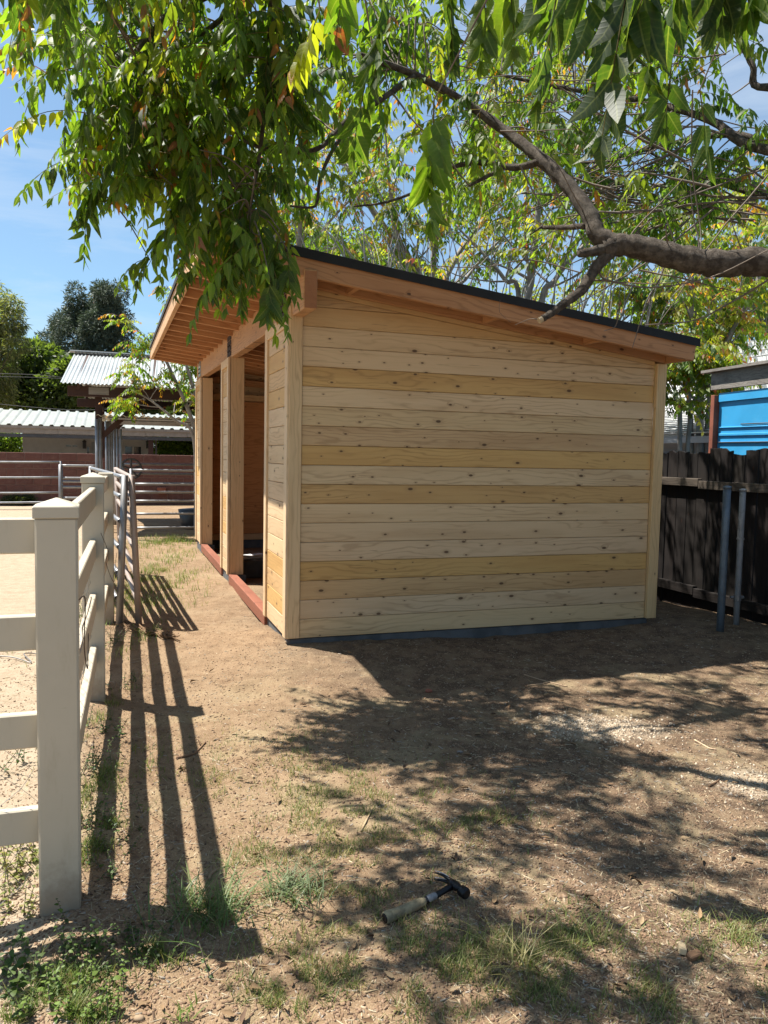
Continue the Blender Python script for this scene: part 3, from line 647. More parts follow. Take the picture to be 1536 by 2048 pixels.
tag(o, 'small square reddish salt block fixed to the block wall behind the pen', 'salt block')

# ------------------------------------------------------------------ long carport and the white house behind the wall
car = thing('carport', 'long low carport with a pale ribbed steel roof and tan fascia behind the block wall', 'carport', OW, YAW)
CT = 21.0
ez = float(at_t(0, 849, CT)[2]); ez2 = float(at_t(0, 866, CT)[2]); rzv = float(at_t(0, 819, CT + 3.2)[2])
corrugated('roof_sheet', M_CREAMROOF, car, lambda s, u: (s, CT + 3.2 * u, ez + (rzv - ez) * u), -12, 9, 0, 1, pitch=.30, amp=.022, trap=True, nu=2)
corrugated('roof_sheet', M_CREAMROOF, car, lambda s, u: (s, CT + 3.22 + 3.2 * u, rzv + (ez - rzv) * u), -12, 9, 0, 1, pitch=.30, amp=.022, trap=True, nu=2)
for i in range(16): plank('fascia_panel', (-12 + i * 1.3 + .004, CT + .05, (ez + ez2) / 2 - .03), (-12 + (i + 1) * 1.3 - .004, CT + .05, (ez + ez2) / 2 - .04), .03, ez - ez2 - .10, M_FASCIA, car)
plank('eave_trim', (-12, CT + .02, ez - .05), (8.9, CT + .02, ez - .05), .06, .08, M_FASCIA, car, color=(1.2, 1.2, 1.2))
plank('bottom_beam', (-12, CT + .10, ez2 - .055), (8.9, CT + .10, ez2 - .055), .10, .11, M_DARKSTEEL, car)
for s in (-9.0, -5.4, 2.0, 5.6):
    plank('post', (s, CT + .1, 0), (s, CT + .1, ez2), .10, .10, M_DARKSTEEL, car, up=(0, 1, 0))
q = to_st(at_t(302, 890, CT)); plank('post', (q[0], CT + .18, 0), (q[0], CT + .18, ez2), .16, .12, M_BARNWOOD, car, up=(0, 1, 0))
q = to_st(at_t(312, 890, CT + 1)); plank('post', (q[0], CT + 1, 0), (q[0], CT + 1, ez2 + .1), .06, .06, M_DARKSTEEL, car, up=(0, 1, 0))
HT = 27.0
house = thing('white_house', 'white stucco house with small windows seen under the carport roof', 'house', OW, YAW)
hs0, hs1 = to_st(at_t(45, 890, HT))[0], to_st(at_t(303, 890, HT))[0]
b = MB(); b.box((hs0, HT, 0), (hs1, HT + 7, 2.54)); b.build('wall', M_STUCCO, house)
b = MB(); b.prism([(hs0 - .4, 2.55), (hs1 + .4, 2.55), (hs1 - .2, 2.75), (hs0 + .2, 2.75)], lambda u, v, w: (u, w, v), HT - .5, HT + 7.5); b.build('roof', M_FASCIA, house)
def window(x0, y0, x1, y1, panes, sill=True):
    a, c = to_st(at_t(x0, y0, HT - .02)), to_st(at_t(x1, y1, HT - .02)); s0, s1, z1, z0 = a[0], c[0], a[2], c[2]
    m = MB(); fw = .055
    for (q0, q1) in (((s0, z0), (s1, z0 + fw)), ((s0, z1 - fw), (s1, z1)), ((s0, z0 + fw), (s0 + fw, z1 - fw)), ((s1 - fw, z0 + fw), (s1, z1 - fw))): m.box((q0[0], HT - .05, q0[1]), (q1[0], HT - .001, q1[1]))
    for k in range(1, panes): u = s0 + (s1 - s0) * k / panes; m.box((u - .03, HT - .045, z0 + fw), (u + .03, HT - .001, z1 - fw))
    w_ = m.build('window', M_WHITE, house)
    for k in range(panes):
        g = MB(); g.box((s0 + (s1 - s0) * k / panes + .03, HT - .02, z0 + fw), (s0 + (s1 - s0) * (k + 1) / panes - .03, HT - .002, z1 - fw)); g.build('pane', M_GLASS, w_)
window(129, 887.5, 158, 896, 2); window(247, 890, 285, 914, 2); window(171, 891, 181, 918, 1)
b = MB(); a, c = to_st(at_t(183, 884, HT)), to_st(at_t(208, 925, HT)); b.box((a[0], HT - .06, 0), (c[0], HT - .002, a[2])); b.build('door', M_SLATE, house)
for px in (169, 233, 295.5):
    q = to_st(at_t(px, 890, HT)); b = MB(); b.box((q[0] - .06, HT - .16, q[2] - .14), (q[0] + .06, HT - .001, q[2] + .12)); b.tube([(q[0], HT - .09, q[2] + .12), (q[0], HT - .09, q[2] + .2)], [.09, .02], 8); b.build('wall_lamp', M_DARKSTEEL, house)
# overhead wires
def cable(label, pts, r): b = MB(); b.tube(smooth_path(pts, 8), r, 5); tag(b.build('overhead_cable', M_CABLE, None), label, 'cable', None)
cable('upper thin overhead wire crossing in front of the dark trees', [at_t(-60, 746, 34), at_t(60, 749, 34), at_t(125, 755, 34), at_t(420, 790, 34)], .012)
cable('second thin overhead wire just under the upper one in front of the trees', [at_t(-60, 752, 35), at_t(60, 754.5, 35), at_t(125, 757.5, 35), at_t(420, 778, 35)], .010)
cable('lower overhead wire sagging just above the carport roof', [at_t(-60, 802, 33), at_t(60, 814, 33), at_t(160, 820, 33), at_t(260, 815, 33), at_t(420, 800, 33)], .013)

# ------------------------------------------------------------------ right side: dark board fence, pipes, blue shed, white outbuilding
wf = thing('board_fence', 'old dark wooden board fence with ragged tops to the right of the shed', 'fence', OW, YAW)
WS = 3.93
tcur = -4.6; i = 0
while tcur < 5.2:
    w_ = random.choice([.125, .135, .14, .145, .10]); h = 1.50 + .012 * math.sin(i * 1.7) + random.uniform(-.015, .010) + (-.03 if tcur > 1.2 else 0)
    m = MB(); l = w_ / 2 - .003; e = random.uniform(-.012, .012); lean = random.uniform(-.003, .003)
    m.prism([(-l, 0), (l, 0), (l + lean, h + e), (l * .3 + lean, h + random.uniform(-.005, .012)), (-l * .4 + lean, h - random.uniform(0, .02)), (-l + lean, h - e)], lambda u, v, w: (v - h / 2, w, u), -.009, .009)
    c = .75 + random.random() * .5
    o = m.build('board', M_DARKWOOD, wf, bevel=.0015, color=(c, c * random.uniform(.94, 1.02), c * random.uniform(.9, 1.05)))
    z0 = random.uniform(-.012, .012)
    o.matrix_basis = Matrix(((0, 1, 0, WS + random.uniform(-.004, .004)), (0, 0, 1, tcur + w_ / 2), (1, 0, 0, h / 2 + z0), (0, 0, 0, 1)))
    tcur += w_ + random.choice([.001, .001, .002, .002, .005]); i += 1
for z, h_ in ((1.19, .075), (.185, .085)):
    for a, c in ((-4.5, -1.9), (-1.895, .62), (.625, 5.1)):
        plank('fence_rail', (WS - .035, a, z + (.02 if a > 0 else 0)), (WS - .035, c, z + (.01 if a > 0 else 0)), .045, h_, M_GREYWOOD if h_ < .08 else M_DARKWOOD, wf, color=(.42, .37, .32) if h_ < .08 else (.9, .85, .8))
for lab, px, pb, py, s, r_, mt, ztop in (('slim blue grey pipe post standing nearest the shed in front of the dark fence', 1452, 1440, 1262, 3.56, .029, M_PALEPIPE, 1.13), ('whitish pipe post clamped to the dark fence, the right one of the pair', 1487, 1472, 1249, 3.86, .024, M_PVC, 1.10)):
    p0 = gnd(pb, py); b = MB(); b.tube([(0, 0, -.1), (0, 0, .4), (0, 0, .8), (0, 0, ztop)], r_, 12)
    b2 = thing('pipe_post', lab, 'pipe post', p0, 0, 'pipe posts by the dark fence'); b.build('pipe', mt, b2, smooth=True)
    m = MB(); m.tube([(0, 0, ztop - .004), (0, 0, ztop + .012), (0, 0, ztop + .018)], [r_ + .004, r_ + .004, r_ * .5], 12); m.build('end_cap', mt, b2, smooth=True)
    if mt is M_PVC:
        m = MB(); m.tube([(0, 0, .20), (0, 0, .245)], r_ + .006, 12); m.tube([(-.055, .01, .223), (.06, .02, .223)], .012, 8); m.build('clamp', M_STEEL, b2)
        m = MB(); m.tube([(0, 0, .70), (0, 0, .715)], r_ + .005, 12); m.build('coupling', mt, b2)
# blue shed
BS = 5.35
qb = to_st(at_s(1440, 787, BS)); qr = to_st(at_s(1536, 776, BS)); tL = qb[1]
blue = thing('blue_shed', 'bright blue metal-walled shed with a grey board eave behind the dark fence', 'shed', OW, YAW)
sl_ = (qr[2] - qb[2]) / (qr[1] - qb[1]); bzf = lambda t: qb[2] + sl_ * (t - tL)
def s_prism(name, poly, a, c, mat, parent, bevel=0): m = MB(); m.prism(poly, lambda u, v, w: (w, u, v), a, c); return m.build(name, mat, parent, bevel=bevel)
tE = -3.2
s_prism('wall_panel', [(tL, 0), (tE, 0), (tE, bzf(tE)), (tL, bzf(tL))], BS, BS + .03, M_BLUE, blue)
zr = to_st(at_s(1536, 896, BS))[2]
for y, h_ in ((853, .014), (884, .014), (868, .03)):
    z = to_st(at_s(1500, y, BS))[2]; plank('rib', (BS - .008, tL - .02, z), (BS - .008, tE, z), .014, h_, M_BLUE, blue, color=(1, 1, 1), bevel=.004)
for y in (846, 882.5): z = to_st(at_s(1500, y, BS))[2] + .012; plank('seam', (BS - .012, tL - (.35 if y < 850 else .02), z - .02), (BS - .012, tE, z - .02), .012, .012, M_DARKSTEEL, blue)
plank('corner_post', (BS - .02, tL + .035, 0), (BS - .02, tL + .035, bzf(tL) - .02), .10, .06, M_REDPOST, blue, up=(0, 1, 0))
plank('eave_trim', (BS - .014, tL - .01, bzf(tL) - .05), (BS - .014, tE, bzf(tE) - .05), .02, .10, M_BLUE, blue)
m = MB(); dz = .02; hh_ = .24
m.prism([(tL + .10, bzf(tL) + dz + .02), (tE, bzf(tE) + dz), (tE, bzf(tE) + dz + hh_), (tL + .10, bzf(tL) + dz + hh_)], lambda u, v, w: (w, u - (tL + tE) / 2, v - 2.2), BS - .05, BS - .02)
o = m.build('eave_board', M_GREYWOOD, blue, bevel=.004); o.location = (0, (tL + tE) / 2, 2.2)
m = MB(); z1 = hh_ + dz
m.prism([(tL + .20, bzf(tL) + z1 - .02), (tE, bzf(tE) + z1), (tE, bzf(tE) + z1 + .03), (tL + .20, bzf(tL) + z1 + .01)], lambda u, v, w: (w, u, v), BS - .11, BS + 3.5)
m.build('roof_sheet', M_GREYWOOD, blue)
s_prism('far_wall', [(tL + .0, 0), (tE, 0), (tE, bzf(tE)), (tL, bzf(tL))], BS + 3.3, BS + 3.33, M_BLUE, blue)
m = MB(); m.box((BS + .031, tL - .03, 0), (BS + 3.3, tL, bzf(tL))); m.build('end_wall', M_BLUE, blue)
# white outbuilding
wb = thing('white_outbuilding', 'low white outbuilding with a pale clapboard gable behind the dark fence', 'building', OW, YAW)
WBs = 7.2
g0_, g1_ = to_st(at_s(1320, 872, WBs)), to_st(at_s(1440, 852, WBs)); tA, tB_ = 10.5, -1.0
zA = g0_[2]; 
m = MB(); m.box((WBs + .02, tB_, 0), (WBs + 4, tA, zA - .03)); m.build('wall', M_SLATE, wb)
plank('eave_board', (WBs - .30, tB_, zA - .08), (WBs - .30, tA, zA - .08), .03, .10, M_SLATE, wb)
plank('pipe', (WBs - .03, tB_, zA - .42), (WBs - .03, tA, zA - .42), .04, .03, M_WHITE, wb)
for k in range(14):
    w0, w1 = WBs - .34 + k * .20, WBs - .34 + (k + 1) * .20
    plank('roof_course', (w0 + .10, tB_, zA + .02 + k * .045), (w0 + .10, tA, zA + .02 + k * .045), .22, .014, M_WHITE, wb, color=(1, 1, 1))
m = MB(); m.box((WBs + 2.46, tB_, zA), (WBs + 2.5, tA, zA + 1.6)); m.build('upper_wall', M_WHITE, wb)
for k in range(12): plank('clapboard', (WBs + 2.44, tB_, zA + .64 + k * .10), (WBs + 2.44, tA, zA + .64 + k * .10), .018, .096, M_WHITE, wb, up=(.12, 0, 1))
m = MB(); m.box((WBs - .1, tB_, .0), (WBs - .06, tA, 1.52)); m.build('white_fence_panel', M_WHITE, wb)
#PART4
# ------------------------------------------------------------------ compound leaves
LEAF_T = np.array([0., .10, .32, .62, 1.]); LEAF_W = np.array([0, .74, 1., .66, 0])
GREEN = np.array([(.042, .088, .016), (.060, .118, .017), (.088, .155, .019), (.034, .072, .018), (.105, .165, .020)])
YGREEN = np.array([(.16, .20, .022), (.215, .225, .024), (.135, .185, .024)])
RUSTY = np.array([(.34, .12, .025), (.28, .075, .04), (.36, .20, .03), (.25, .09, .06)])
def leaflet(base, dr, wd, L, Wd, rng, fold=.25, curl=.18, simple=False):
    nrm = np.cross(dr, wd); V = []; luv = []
    if simple:
        V = [base, base + dr * L * .38 + wd * Wd / 2 + nrm * .1 * Wd, base + dr * L - nrm * curl * L * .4, base + dr * L * .38 - wd * Wd / 2 + nrm * .1 * Wd]
        return np.array(V), np.array([[0, 1, 2, 3]]), np.zeros((0, 3), int), np.zeros((4, 3))
    tw2 = rng.uniform(.1, 2.2); tw = rng.uniform(-.5, .5); bend = curl * rng.uniform(.1, 2.4)
    V.append(base); luv.append((0, 0, 0))
    for u, w in zip(LEAF_T[1:4], LEAF_W[1:4]):
        c = base + dr * (L * u) - nrm * (bend * L * u * u) + wd * (tw * .1 * L * u * u)
        h = Wd / 2 * w; f = fold * tw2 * h
        V += [c - wd * h * (1 + .12 * tw) + nrm * f, c, c + wd * h * (1 - .12 * tw) + nrm * f]; luv += [(u, -w, 0), (u, 0, 0), (u, w, 0)]
    V.append(base + dr * L * (1 - .3 * bend) - nrm * (bend * L * 1.1) + wd * (tw * .12 * L)); luv.append((1, 0, 0))
    Q = [[1, 2, 5, 4], [2, 3, 6, 5], [4, 5, 8, 7], [5, 6, 9, 8]]; T = [[0, 2, 1], [0, 3, 2], [7, 8, 10], [8, 9, 10]]
    return np.array(V), np.array(Q), np.array(T), np.array(luv)
def compound(rach, pairs, L, seed, mood='g', simple=False, wr=.36, r0=.0028):
    """a pinnate leaf on the polyline rach; returns arrays"""
    rng = np.random.default_rng(seed); P = np.array(rach, float); seg = np.linalg.norm(np.diff(P, axis=0), axis=1); cum = np.concatenate([[0], np.cumsum(seg)]); tot = cum[-1]
    Vs, Qs, Ts, Ls, Cs = [], [], [], [], []; k = 0
    pal = {'g': GREEN, 'y': np.vstack([YGREEN, GREEN[2:3]]), 'o': YGREEN}[mood]; bc = pal[rng.integers(len(pal))]
    def put(v, q, t_, l, c):
        nonlocal k
        Vs.append(v); Qs.append(q + k); Ts.append(t_ + k) if len(t_) else None; Ls.append(l); Cs.append(np.tile(c, (len(v), 1))); k += len(v)
    def frame(u):
        d = u * tot; i = min(len(seg) - 1, max(0, int(np.searchsorted(cum, d) - 1))); f = (d - cum[i]) / seg[i]; T = (P[i + 1] - P[i]) / seg[i]; return P[i] + (P[i + 1] - P[i]) * f, T
    for j in range(pairs):
        u = .16 + .82 * j / (pairs - 1 + 1e-9); c, T = frame(u); Z = np.array([0, 0, 1.])
        sd = np.cross(T, Z); n_ = np.linalg.norm(sd)
        sd = sd / n_ if n_ > .25 else np.array([math.cos(seed), math.sin(seed), 0]) - T * (T @ np.array([math.cos(seed), math.sin(seed), 0])); sd /= np.linalg.norm(sd)
        hang = max(0, -T[2])
        for sg in (-1, 1):
            if rng.random() < .07 and not simple: continue
            c2, _ = frame(min(1, u + (.018 if sg > 0 else 0)))
            dr = sd * sg * rng.uniform(.45, .75) + T * (rng.uniform(.12, .35) + .35 * hang) + Z * -rng.uniform(.65, .95) * (1 - .35 * hang) + rng.normal(0, .16, 3); dr /= np.linalg.norm(dr)
            wd = T - dr * (T @ dr) + rng.normal(0, .22, 3); wd -= dr * (wd @ dr); wd /= np.linalg.norm(wd)
            wd = wd * sg
            size = L * (1 - .42 * max(0, (u - .55) / .45)) * (.86 if j == 0 else 1) * rng.uniform(.85, 1.12)
            col = bc * rng.uniform(.8, 1.25)
            if mood == 'y' and u > .6 and rng.random() < .22: col = RUSTY[rng.integers(4)]
            if mood == 'o' and u > .45: col = RUSTY[rng.integers(4)] * (.5 + .5 * u) + col * (.5 - .5 * u)
            st = c2 + dr * .006; v, q, t_, l = leaflet(st, dr, wd, size, size * wr * rng.uniform(.85, 1.12), rng, simple=simple); put(v, q, t_, l, col)
    c, T = frame(1.0); dr = T + np.array([0, 0, -.6]); dr /= np.linalg.norm(dr); wd = np.cross(dr, [0.3, .2, 1]); wd /= np.linalg.norm(wd)
    v, q, t_, l = leaflet(c, dr, wd, L * .62, L * .62 * wr, rng, simple=simple); put(v, q, t_, l, RUSTY[0] if mood == 'o' else bc)
    # stalk
    b = MB(); b.tube(P, np.linspace(r0, r0 * .45, len(P)), 3, False); v = np.array(b.v); q = np.array([f for f in b.f]); put(v, q, np.zeros((0, 3), int), np.tile((0, .5, 0), (len(v), 1)), np.array((.16, .13, .05)) if mood != 'o' else np.array((.25, .10, .05)))
    return np.vstack(Vs), np.vstack(Qs), (np.vstack(Ts) if Ts else np.zeros((0, 3), int)), np.vstack(Ls), np.vstack(Cs)
def rachis(L, pitch, droop, n=7, wob=0., seed=0):
    """starts at the origin along +X at the given pitch (degrees), bending down"""
    rng = np.random.default_rng(seed); p = np.zeros(3); out = [p.copy()]; a = R(pitch); az = 0
    for i in range(n): p = p + L / n * np.array([math.cos(a) * math.cos(az), math.cos(a) * math.sin(az), math.sin(a)]); out.append(p.copy()); a -= R(droop) / n; a = max(a, R(-88)); az += rng.normal(0, wob)
    return np.array(out)
VARI = []
for i in range(18):
    mood = 'ggggygggygyygggygg'[i]; pitch = (25, 5, -10, -30, -50, -65)[i % 6]; droop = (70, 60, 55, 50, 35, 25)[i % 6]
    L = RNG.uniform(.42, .62) * (.8 if mood == 'o' else 1)
    VARI.append(compound(rachis(L, pitch, droop, seed=i, wob=.07), int(RNG.integers(9, 12)), RNG.uniform(.098, .128) * (.75 if mood == 'o' else 1), 100 + i, mood, wr=.345))
VMESH = [None] * len(VARI)
def variant_mesh(i):
    if VMESH[i] is None:
        v, q, t_, l, c = VARI[i]; VMESH[i] = np_mesh('leaf', v, [q, t_], M_LEAF, c, l)
    return VMESH[i]
def xform(pos, az, sc, tilt=(0, 0)):
    return Matrix.Translation(Vector(pos)) @ Matrix.Rotation(az, 4, 'Z') @ Matrix.Rotation(tilt[0], 4, 'X') @ Matrix.Rotation(tilt[1], 4, 'Y') @ Matrix.Scale(sc, 4)
def join_leaves(name, items, variants, mat, parent, tint=None):
    Vs, Qs, Ts, Ls, Cs = [], [], [], [], []; k = 0
    for vi, m in items:
        v, q, t_, l, c = variants[vi]; A = np.array(m)[:3]; Vs.append(v @ A[:, :3].T + A[:, 3]); Qs.append(q + k); Ls.append(l)
        if len(t_): Ts.append(t_ + k)
        Cs.append(c * (np.array(tint) if tint is not None else 1) * random.uniform(.8, 1.2)); k += len(v)
    fs = [np.vstack(Qs)] + ([np.vstack(Ts)] if Ts else [])
    return tag(link(name, np_mesh(name, np.vstack(Vs), fs, mat, np.vstack(Cs), np.vstack(Ls)), parent), kind='stuff')
def in_poly(poly, n, rng):
    P = np.array(poly, float); lo, hi = P.min(0), P.max(0); out = []
    while len(out) < n:
        x, y = rng.uniform(lo, hi); c = False; j = len(P) - 1
        for i in range(len(P)):
            if (P[i][1] > y) != (P[j][1] > y) and x < (P[j][0] - P[i][0]) * (y - P[i][1]) / (P[j][1] - P[i][1]) + P[i][0]: c = not c
            j = i
        if c: out.append((x, y))
    return out

# ------------------------------------------------------------------ the tree of heaven over the yard
tb0 = np.array([3.02, 4.05, 0.]); tree = thing('tree_of_heaven', 'large tree of heaven whose limb and hanging compound leaves spread over the yard', 'tree', tb0)
def loc(P): return np.array(P) - tb0
NODES = []
def bough(name, pts, r0, r1, mat=None, n=10, k=6, nodes=True, rough=.06):
    P = smooth_path(pts, k); L = len(P); rr = np.linspace(r0, r1, L) * (1 + rough * np.sin(np.arange(L) * 1.9 + r0 * 90) + rough * RNG.normal(0, .5, L))
    b = MB(); b.tube([loc(p) for p in P], rr, n); o = b.build(name, mat or M_BARK, tree, smooth=True)
    if nodes:
        for p, r in zip(P, rr): NODES.append((p, r))
    return o
crotch = np.array([2.98, 4.08, 2.05])
bough('trunk', [tb0 + (0.02, 0, -.2), tb0 + (0, .02, .5), tb0 + (-.03, .02, 1.2), crotch, crotch + (.06, .12, .6)], .17, .13, n=14, nodes=False)
bough('limb', [crotch + (0, 0, -.05), crotch + (-.35, -.02, .22), at(1536, 527, 4.2), at(1450, 528, 4.22), at(1370, 518, 4.25), at(1300, 500, 4.28), at(1245, 490, 4.3), at(1205, 500, 4.3)], .082, .056, n=12)
bough('branch', [at(1235, 492, 4.3), at(1196, 470, 4.32), at(1180, 432, 4.36), at(1140, 375, 4.45), at(1095, 330, 4.55), at(1050, 292, 4.65), at(1005, 258, 4.75), at(930, 205, 4.8), at(830, 150, 4.7), at(720, 110, 4.5)], .055, .016, n=10)
bough('cut_stub', [at(1225, 500, 4.3), at(1192, 535, 4.27), at(1165, 578, 4.24), at(1130, 606, 4.2), at(1105, 625, 4.18), at(1084, 638, 4.16)], .034, .017, n=10)
q0, q1 = at(1084, 638, 4.16), at(1078, 641.5, 4.155); b = MB(); b.tube([loc(q0), loc(q1)], .0165, 10); b.build('cut_end', M_CUT, tree)
bough('snag', [at(1230, 496, 4.3), at(1200, 500, 4.28), at(1175, 505, 4.26), at(1158, 508, 4.24)], .036, .018, n=9)
bough('branch', [at(1085, 322, 4.56), at(1030, 335, 4.65), at(960, 325, 4.75), at(905, 335, 4.85), at(870, 360, 4.9)], .024, .010, n=8)
bough('branch', [at(1170, 452, 4.35), at(1130, 455, 4.45), at(1085, 455, 4.55)], .018, .011, n=7)
bough('branch', [at(1085, 452, 4.55), at(1060, 470, 4.5)], .008, .004, n=5)
bough('branch', [at(990, 345, 4.7), at(960, 360, 4.68), at(938, 372, 4.66)], .014, .008, n=6)
bough('branch', [at(830, 150, 4.7), at(760, 200, 4.5), at(700, 235, 4.4), at(645, 292, 4.3), at(600, 303, 4.25), at(560, 303, 4.2), at(505, 290, 4.2), at(465, 262, 4.2), at(440, 230, 4.2)], .017, .007, n=7)
bough('branch', [at(690, 262, 4.35), at(660, 310, 4.3), at(640, 360, 4.3), at(634, 405, 4.3), at(620, 415, 4.28), at(580, 412, 4.25)], .011, .006, n=6)
bough('branch', [at(830, 385, 4.8), at(770, 405, 4.7), at(708, 413, 4.6)], .010, .005, n=6)
# leader and the high boughs that reach over the yard, above the picture
top = crotch + (.06, .12, .6)
bough('limb', [top, top + (-.05, .1, .8), top + (-.2, .2, 1.7), top + (-.3, .3, 2.8)], .12, .05, n=12)
bough('limb', [top + (-.02, .05, .3), np.array([2.2, 3.8, 3.35]), np.array([1.3, 3.6, 3.75]), np.array([.4, 3.7, 3.85]), np.array([-.5, 4.0, 3.85]), at(330, 40, 4.3), at(250, 150, 4.3)], .085, .012, n=10)
bough('branch', [np.array([1.6, 3.65, 3.65]), np.array([.9, 3.0, 3.9]), np.array([.2, 2.5, 3.9]), np.array([-.4, 2.3, 3.75])], .035, .010, n=8)
bough('branch', [np.array([2.1, 3.75, 3.4]), np.array([1.6, 2.7, 3.5]), np.array([1.1, 2.0, 3.4]), np.array([.7, 1.6, 3.2])], .035, .010, n=8)
bough('branch', [np.array([-.1, 3.85, 3.86]), at(560, -30, 4.0), at(540, 120, 4.1), at(520, 300, 4.15), at(500, 420, 4.1)], .022, .007, n=7)
bough('branch', [np.array([-.5, 4.0, 3.85]), at(440, 40, 4.2), at(330, 130, 4.1), at(260, 260, 4.1), at(200, 380, 4.1)], .016, .006, n=7)
bough('branch', [top + (0, .1, .5), at(1536, 300, 5.2), at(1420, 240, 5.6), at(1300, 205, 6.0), at(1150, 180, 6.3), at(1000, 150, 6.4)], .038, .012, n=9)
bough('branch', [top + (.05, .3, .2), at(1600, 330, 5.8), at(1480, 270, 6.2), at(1330, 290, 6.5), at(1210, 320, 6.8), at(1110, 330, 7.0)], .036, .012, n=9)
bough('branch', [top + (0, .1, 1.0), at(1540, 175, 5.4), at(1505, 130, 5.5), at(1478, 70, 5.6), at(1470, 0, 5.7)], .03, .012, n=7)
bough('branch', [top + (.1, .3, .0), at(1560, 400, 5.6), at(1450, 370, 5.9), at(1350, 330, 6.2), at(1290, 300, 6.4)], .03, .008, n=7)
NODEP = np.array([p for p, r in NODES])
TW = MB(); LEAVES = []
rng = np.random.default_rng(5)
SV = np.array(SUN / SUN.z)
def cluster(tip, n, scale=1., spread=.35, moods=None, maxlink=1.6, linkr=.0055):
    g = tip - SV * tip[2]
    if math.hypot((g[0] - 1.13) / .50, (g[1] - 3.92) / .30) < 1.1: return
    d = np.linalg.norm(NODEP - tip, axis=1) + np.where(NODEP[:, 2] < tip[2] - .9, .6, 0); i = int(np.argmin(d)); p0 = NODEP[i]
    if d[i] > .06 and d[i] < maxlink:
        mid = (p0 + tip) / 2 + rng.normal(0, .07, 3) + np.array([0, 0, .06]); P = smooth_path([p0, mid, tip], 5)
        TW.tube([loc(q) for q in P], np.linspace(linkr, .0028, len(P)), 4, False)
        dirv = tip - mid
    else: dirv = rng.normal(0, 1, 3)
    a0 = rng.uniform(0, 6.28); dirv = dirv / (np.linalg.norm(dirv) + 1e-6)
    for k in range(n):
        az = a0 + k * 2.4 + rng.normal(0, .25); vi = int(rng.choice(moods)) if moods else int(rng.integers(len(VARI)))
        LEAVES.append((vi, xform(tip - dirv * spread * k / max(1, n) * rng.uniform(.5, 1) - tb0, az, scale * rng.uniform(.8, 1.15), (rng.normal(0, .12), rng.normal(0, .15)))))
# the dense hanging mass on the left
A1 = [(150, -60), (560, -60), (640, 120), (610, 300), (550, 370), (480, 400), (390, 400), (290, 350), (235, 290), (190, 230), (150, 100)]
for x, y in in_poly(A1, 57, rng): cluster(at(x, y, rng.uniform(3.9, 4.8)), int(rng.integers(4, 7)), 1.0)
for x, y in in_poly([(150, 120), (330, 170), (350, 340), (290, 340), (215, 270)], 12, rng): cluster(at(x, y, rng.uniform(3.9, 4.5)), int(rng.integers(4, 6)), 1.0)
for x, y in in_poly([(380, 20), (630, 20), (630, 200), (570, 300), (400, 250)], 22, rng): cluster(at(x, y, rng.uniform(4.2, 5.2)), int(rng.integers(4, 7)), 1.0)
A2 = [(430, 400), (530, 390), (545, 450), (530, 480), (480, 480), (430, 450)]
for x, y in in_poly(A2, 6, rng): cluster(at(x, y, rng.uniform(3.9, 4.4)), 4, 1.0, moods=[3, 4, 5, 9, 16, 17])
A3 = [(560, -60), (900, -60), (900, 120), (780, 200), (640, 240)]
for x, y in in_poly(A3, 16, rng): cluster(at(x, y, rng.uniform(4.5, 5.6)), int(rng.integers(3, 6)), .95)
# middle and right, farther off and thinner
A4 = [(640, -20), (1536, -20), (1560, 330), (1400, 420), (1250, 420), (1110, 300), (1000, 230), (860, 230), (680, 190)]
for x, y in in_poly(A4, 36, rng): cluster(at(x, y, rng.uniform(5.2, 7.4)), int(rng.integers(3, 6)), .85, moods=[1, 2, 4, 8, 10, 11, 15, 3, 7])
A5 = [(1170, 330), (1420, 330), (1400, 470), (1240, 480), (1130, 440)]
for x, y in in_poly(A5, 12, rng): cluster(at(x, y, rng.uniform(4.8, 6.4)), int(rng.integers(3, 5)), .8, moods=[1, 2, 4, 8, 3, 7])
for x, y in in_poly([(860, 200), (1010, 260), (1080, 330), (960, 300), (880, 300)], 6, rng): cluster(at(x, y, rng.uniform(4.4, 5.2)), 3, .85)
# foliage above the picture whose shade lies on the yard
SV = np.array(SUN / SUN.z)
SH1 = [(860, 1420), (1100, 1375), (1536, 1300), (1750, 1340), (1750, 1800), (1250, 1780), (1000, 1720), (860, 1640), (830, 1560)]
SH2 = [(820, 1680), (1250, 1690), (1800, 1700), (1800, 2048), (1250, 2048), (980, 1960), (840, 1900), (700, 1850)]
cnt = 0
for poly, n in ((SH1, 95), (SH2, 68)):
    for x, y in in_poly(poly, n, rng):
        g = gnd(x, y); P = g + SV * rng.uniform(3.0, 4.4); px, py, z = project(P)
        if z[0] > .3 and -120 < px[0] < 1650 and py[0] > -110: continue
        if min(math.hypot((g[0] - 1.13) / .42, (g[1] - 3.92) / .26), math.hypot((g[0] - 1.62) / .24, (g[1] - 3.32) / .22)) < 1.4: continue
        if vnoise(np.array(g[0] * 2.2), np.array(g[1] * 2.2), 31) > .62: continue
        cluster(P, int(rng.integers(3, 6)), 1.0, maxlink=2.4); cnt += 1
# foliage over the low end of the shed, whose shade keeps the board fence dark
for _ in range(85):
    P = stz(3.9, rng.uniform(-2.2, 2.2), rng.uniform(0, 1.5)) + SV * rng.uniform(2.2, 4.6); px, py, z = project(P)
    if py[0] > 470 or (px[0] < 1180 and py[0] > 380) or P[2] < 3.0: continue
    cluster(P, int(rng.integers(4, 6)), .9, moods=[1, 2, 4, 8, 3, 7, 0, 5], maxlink=2.2)
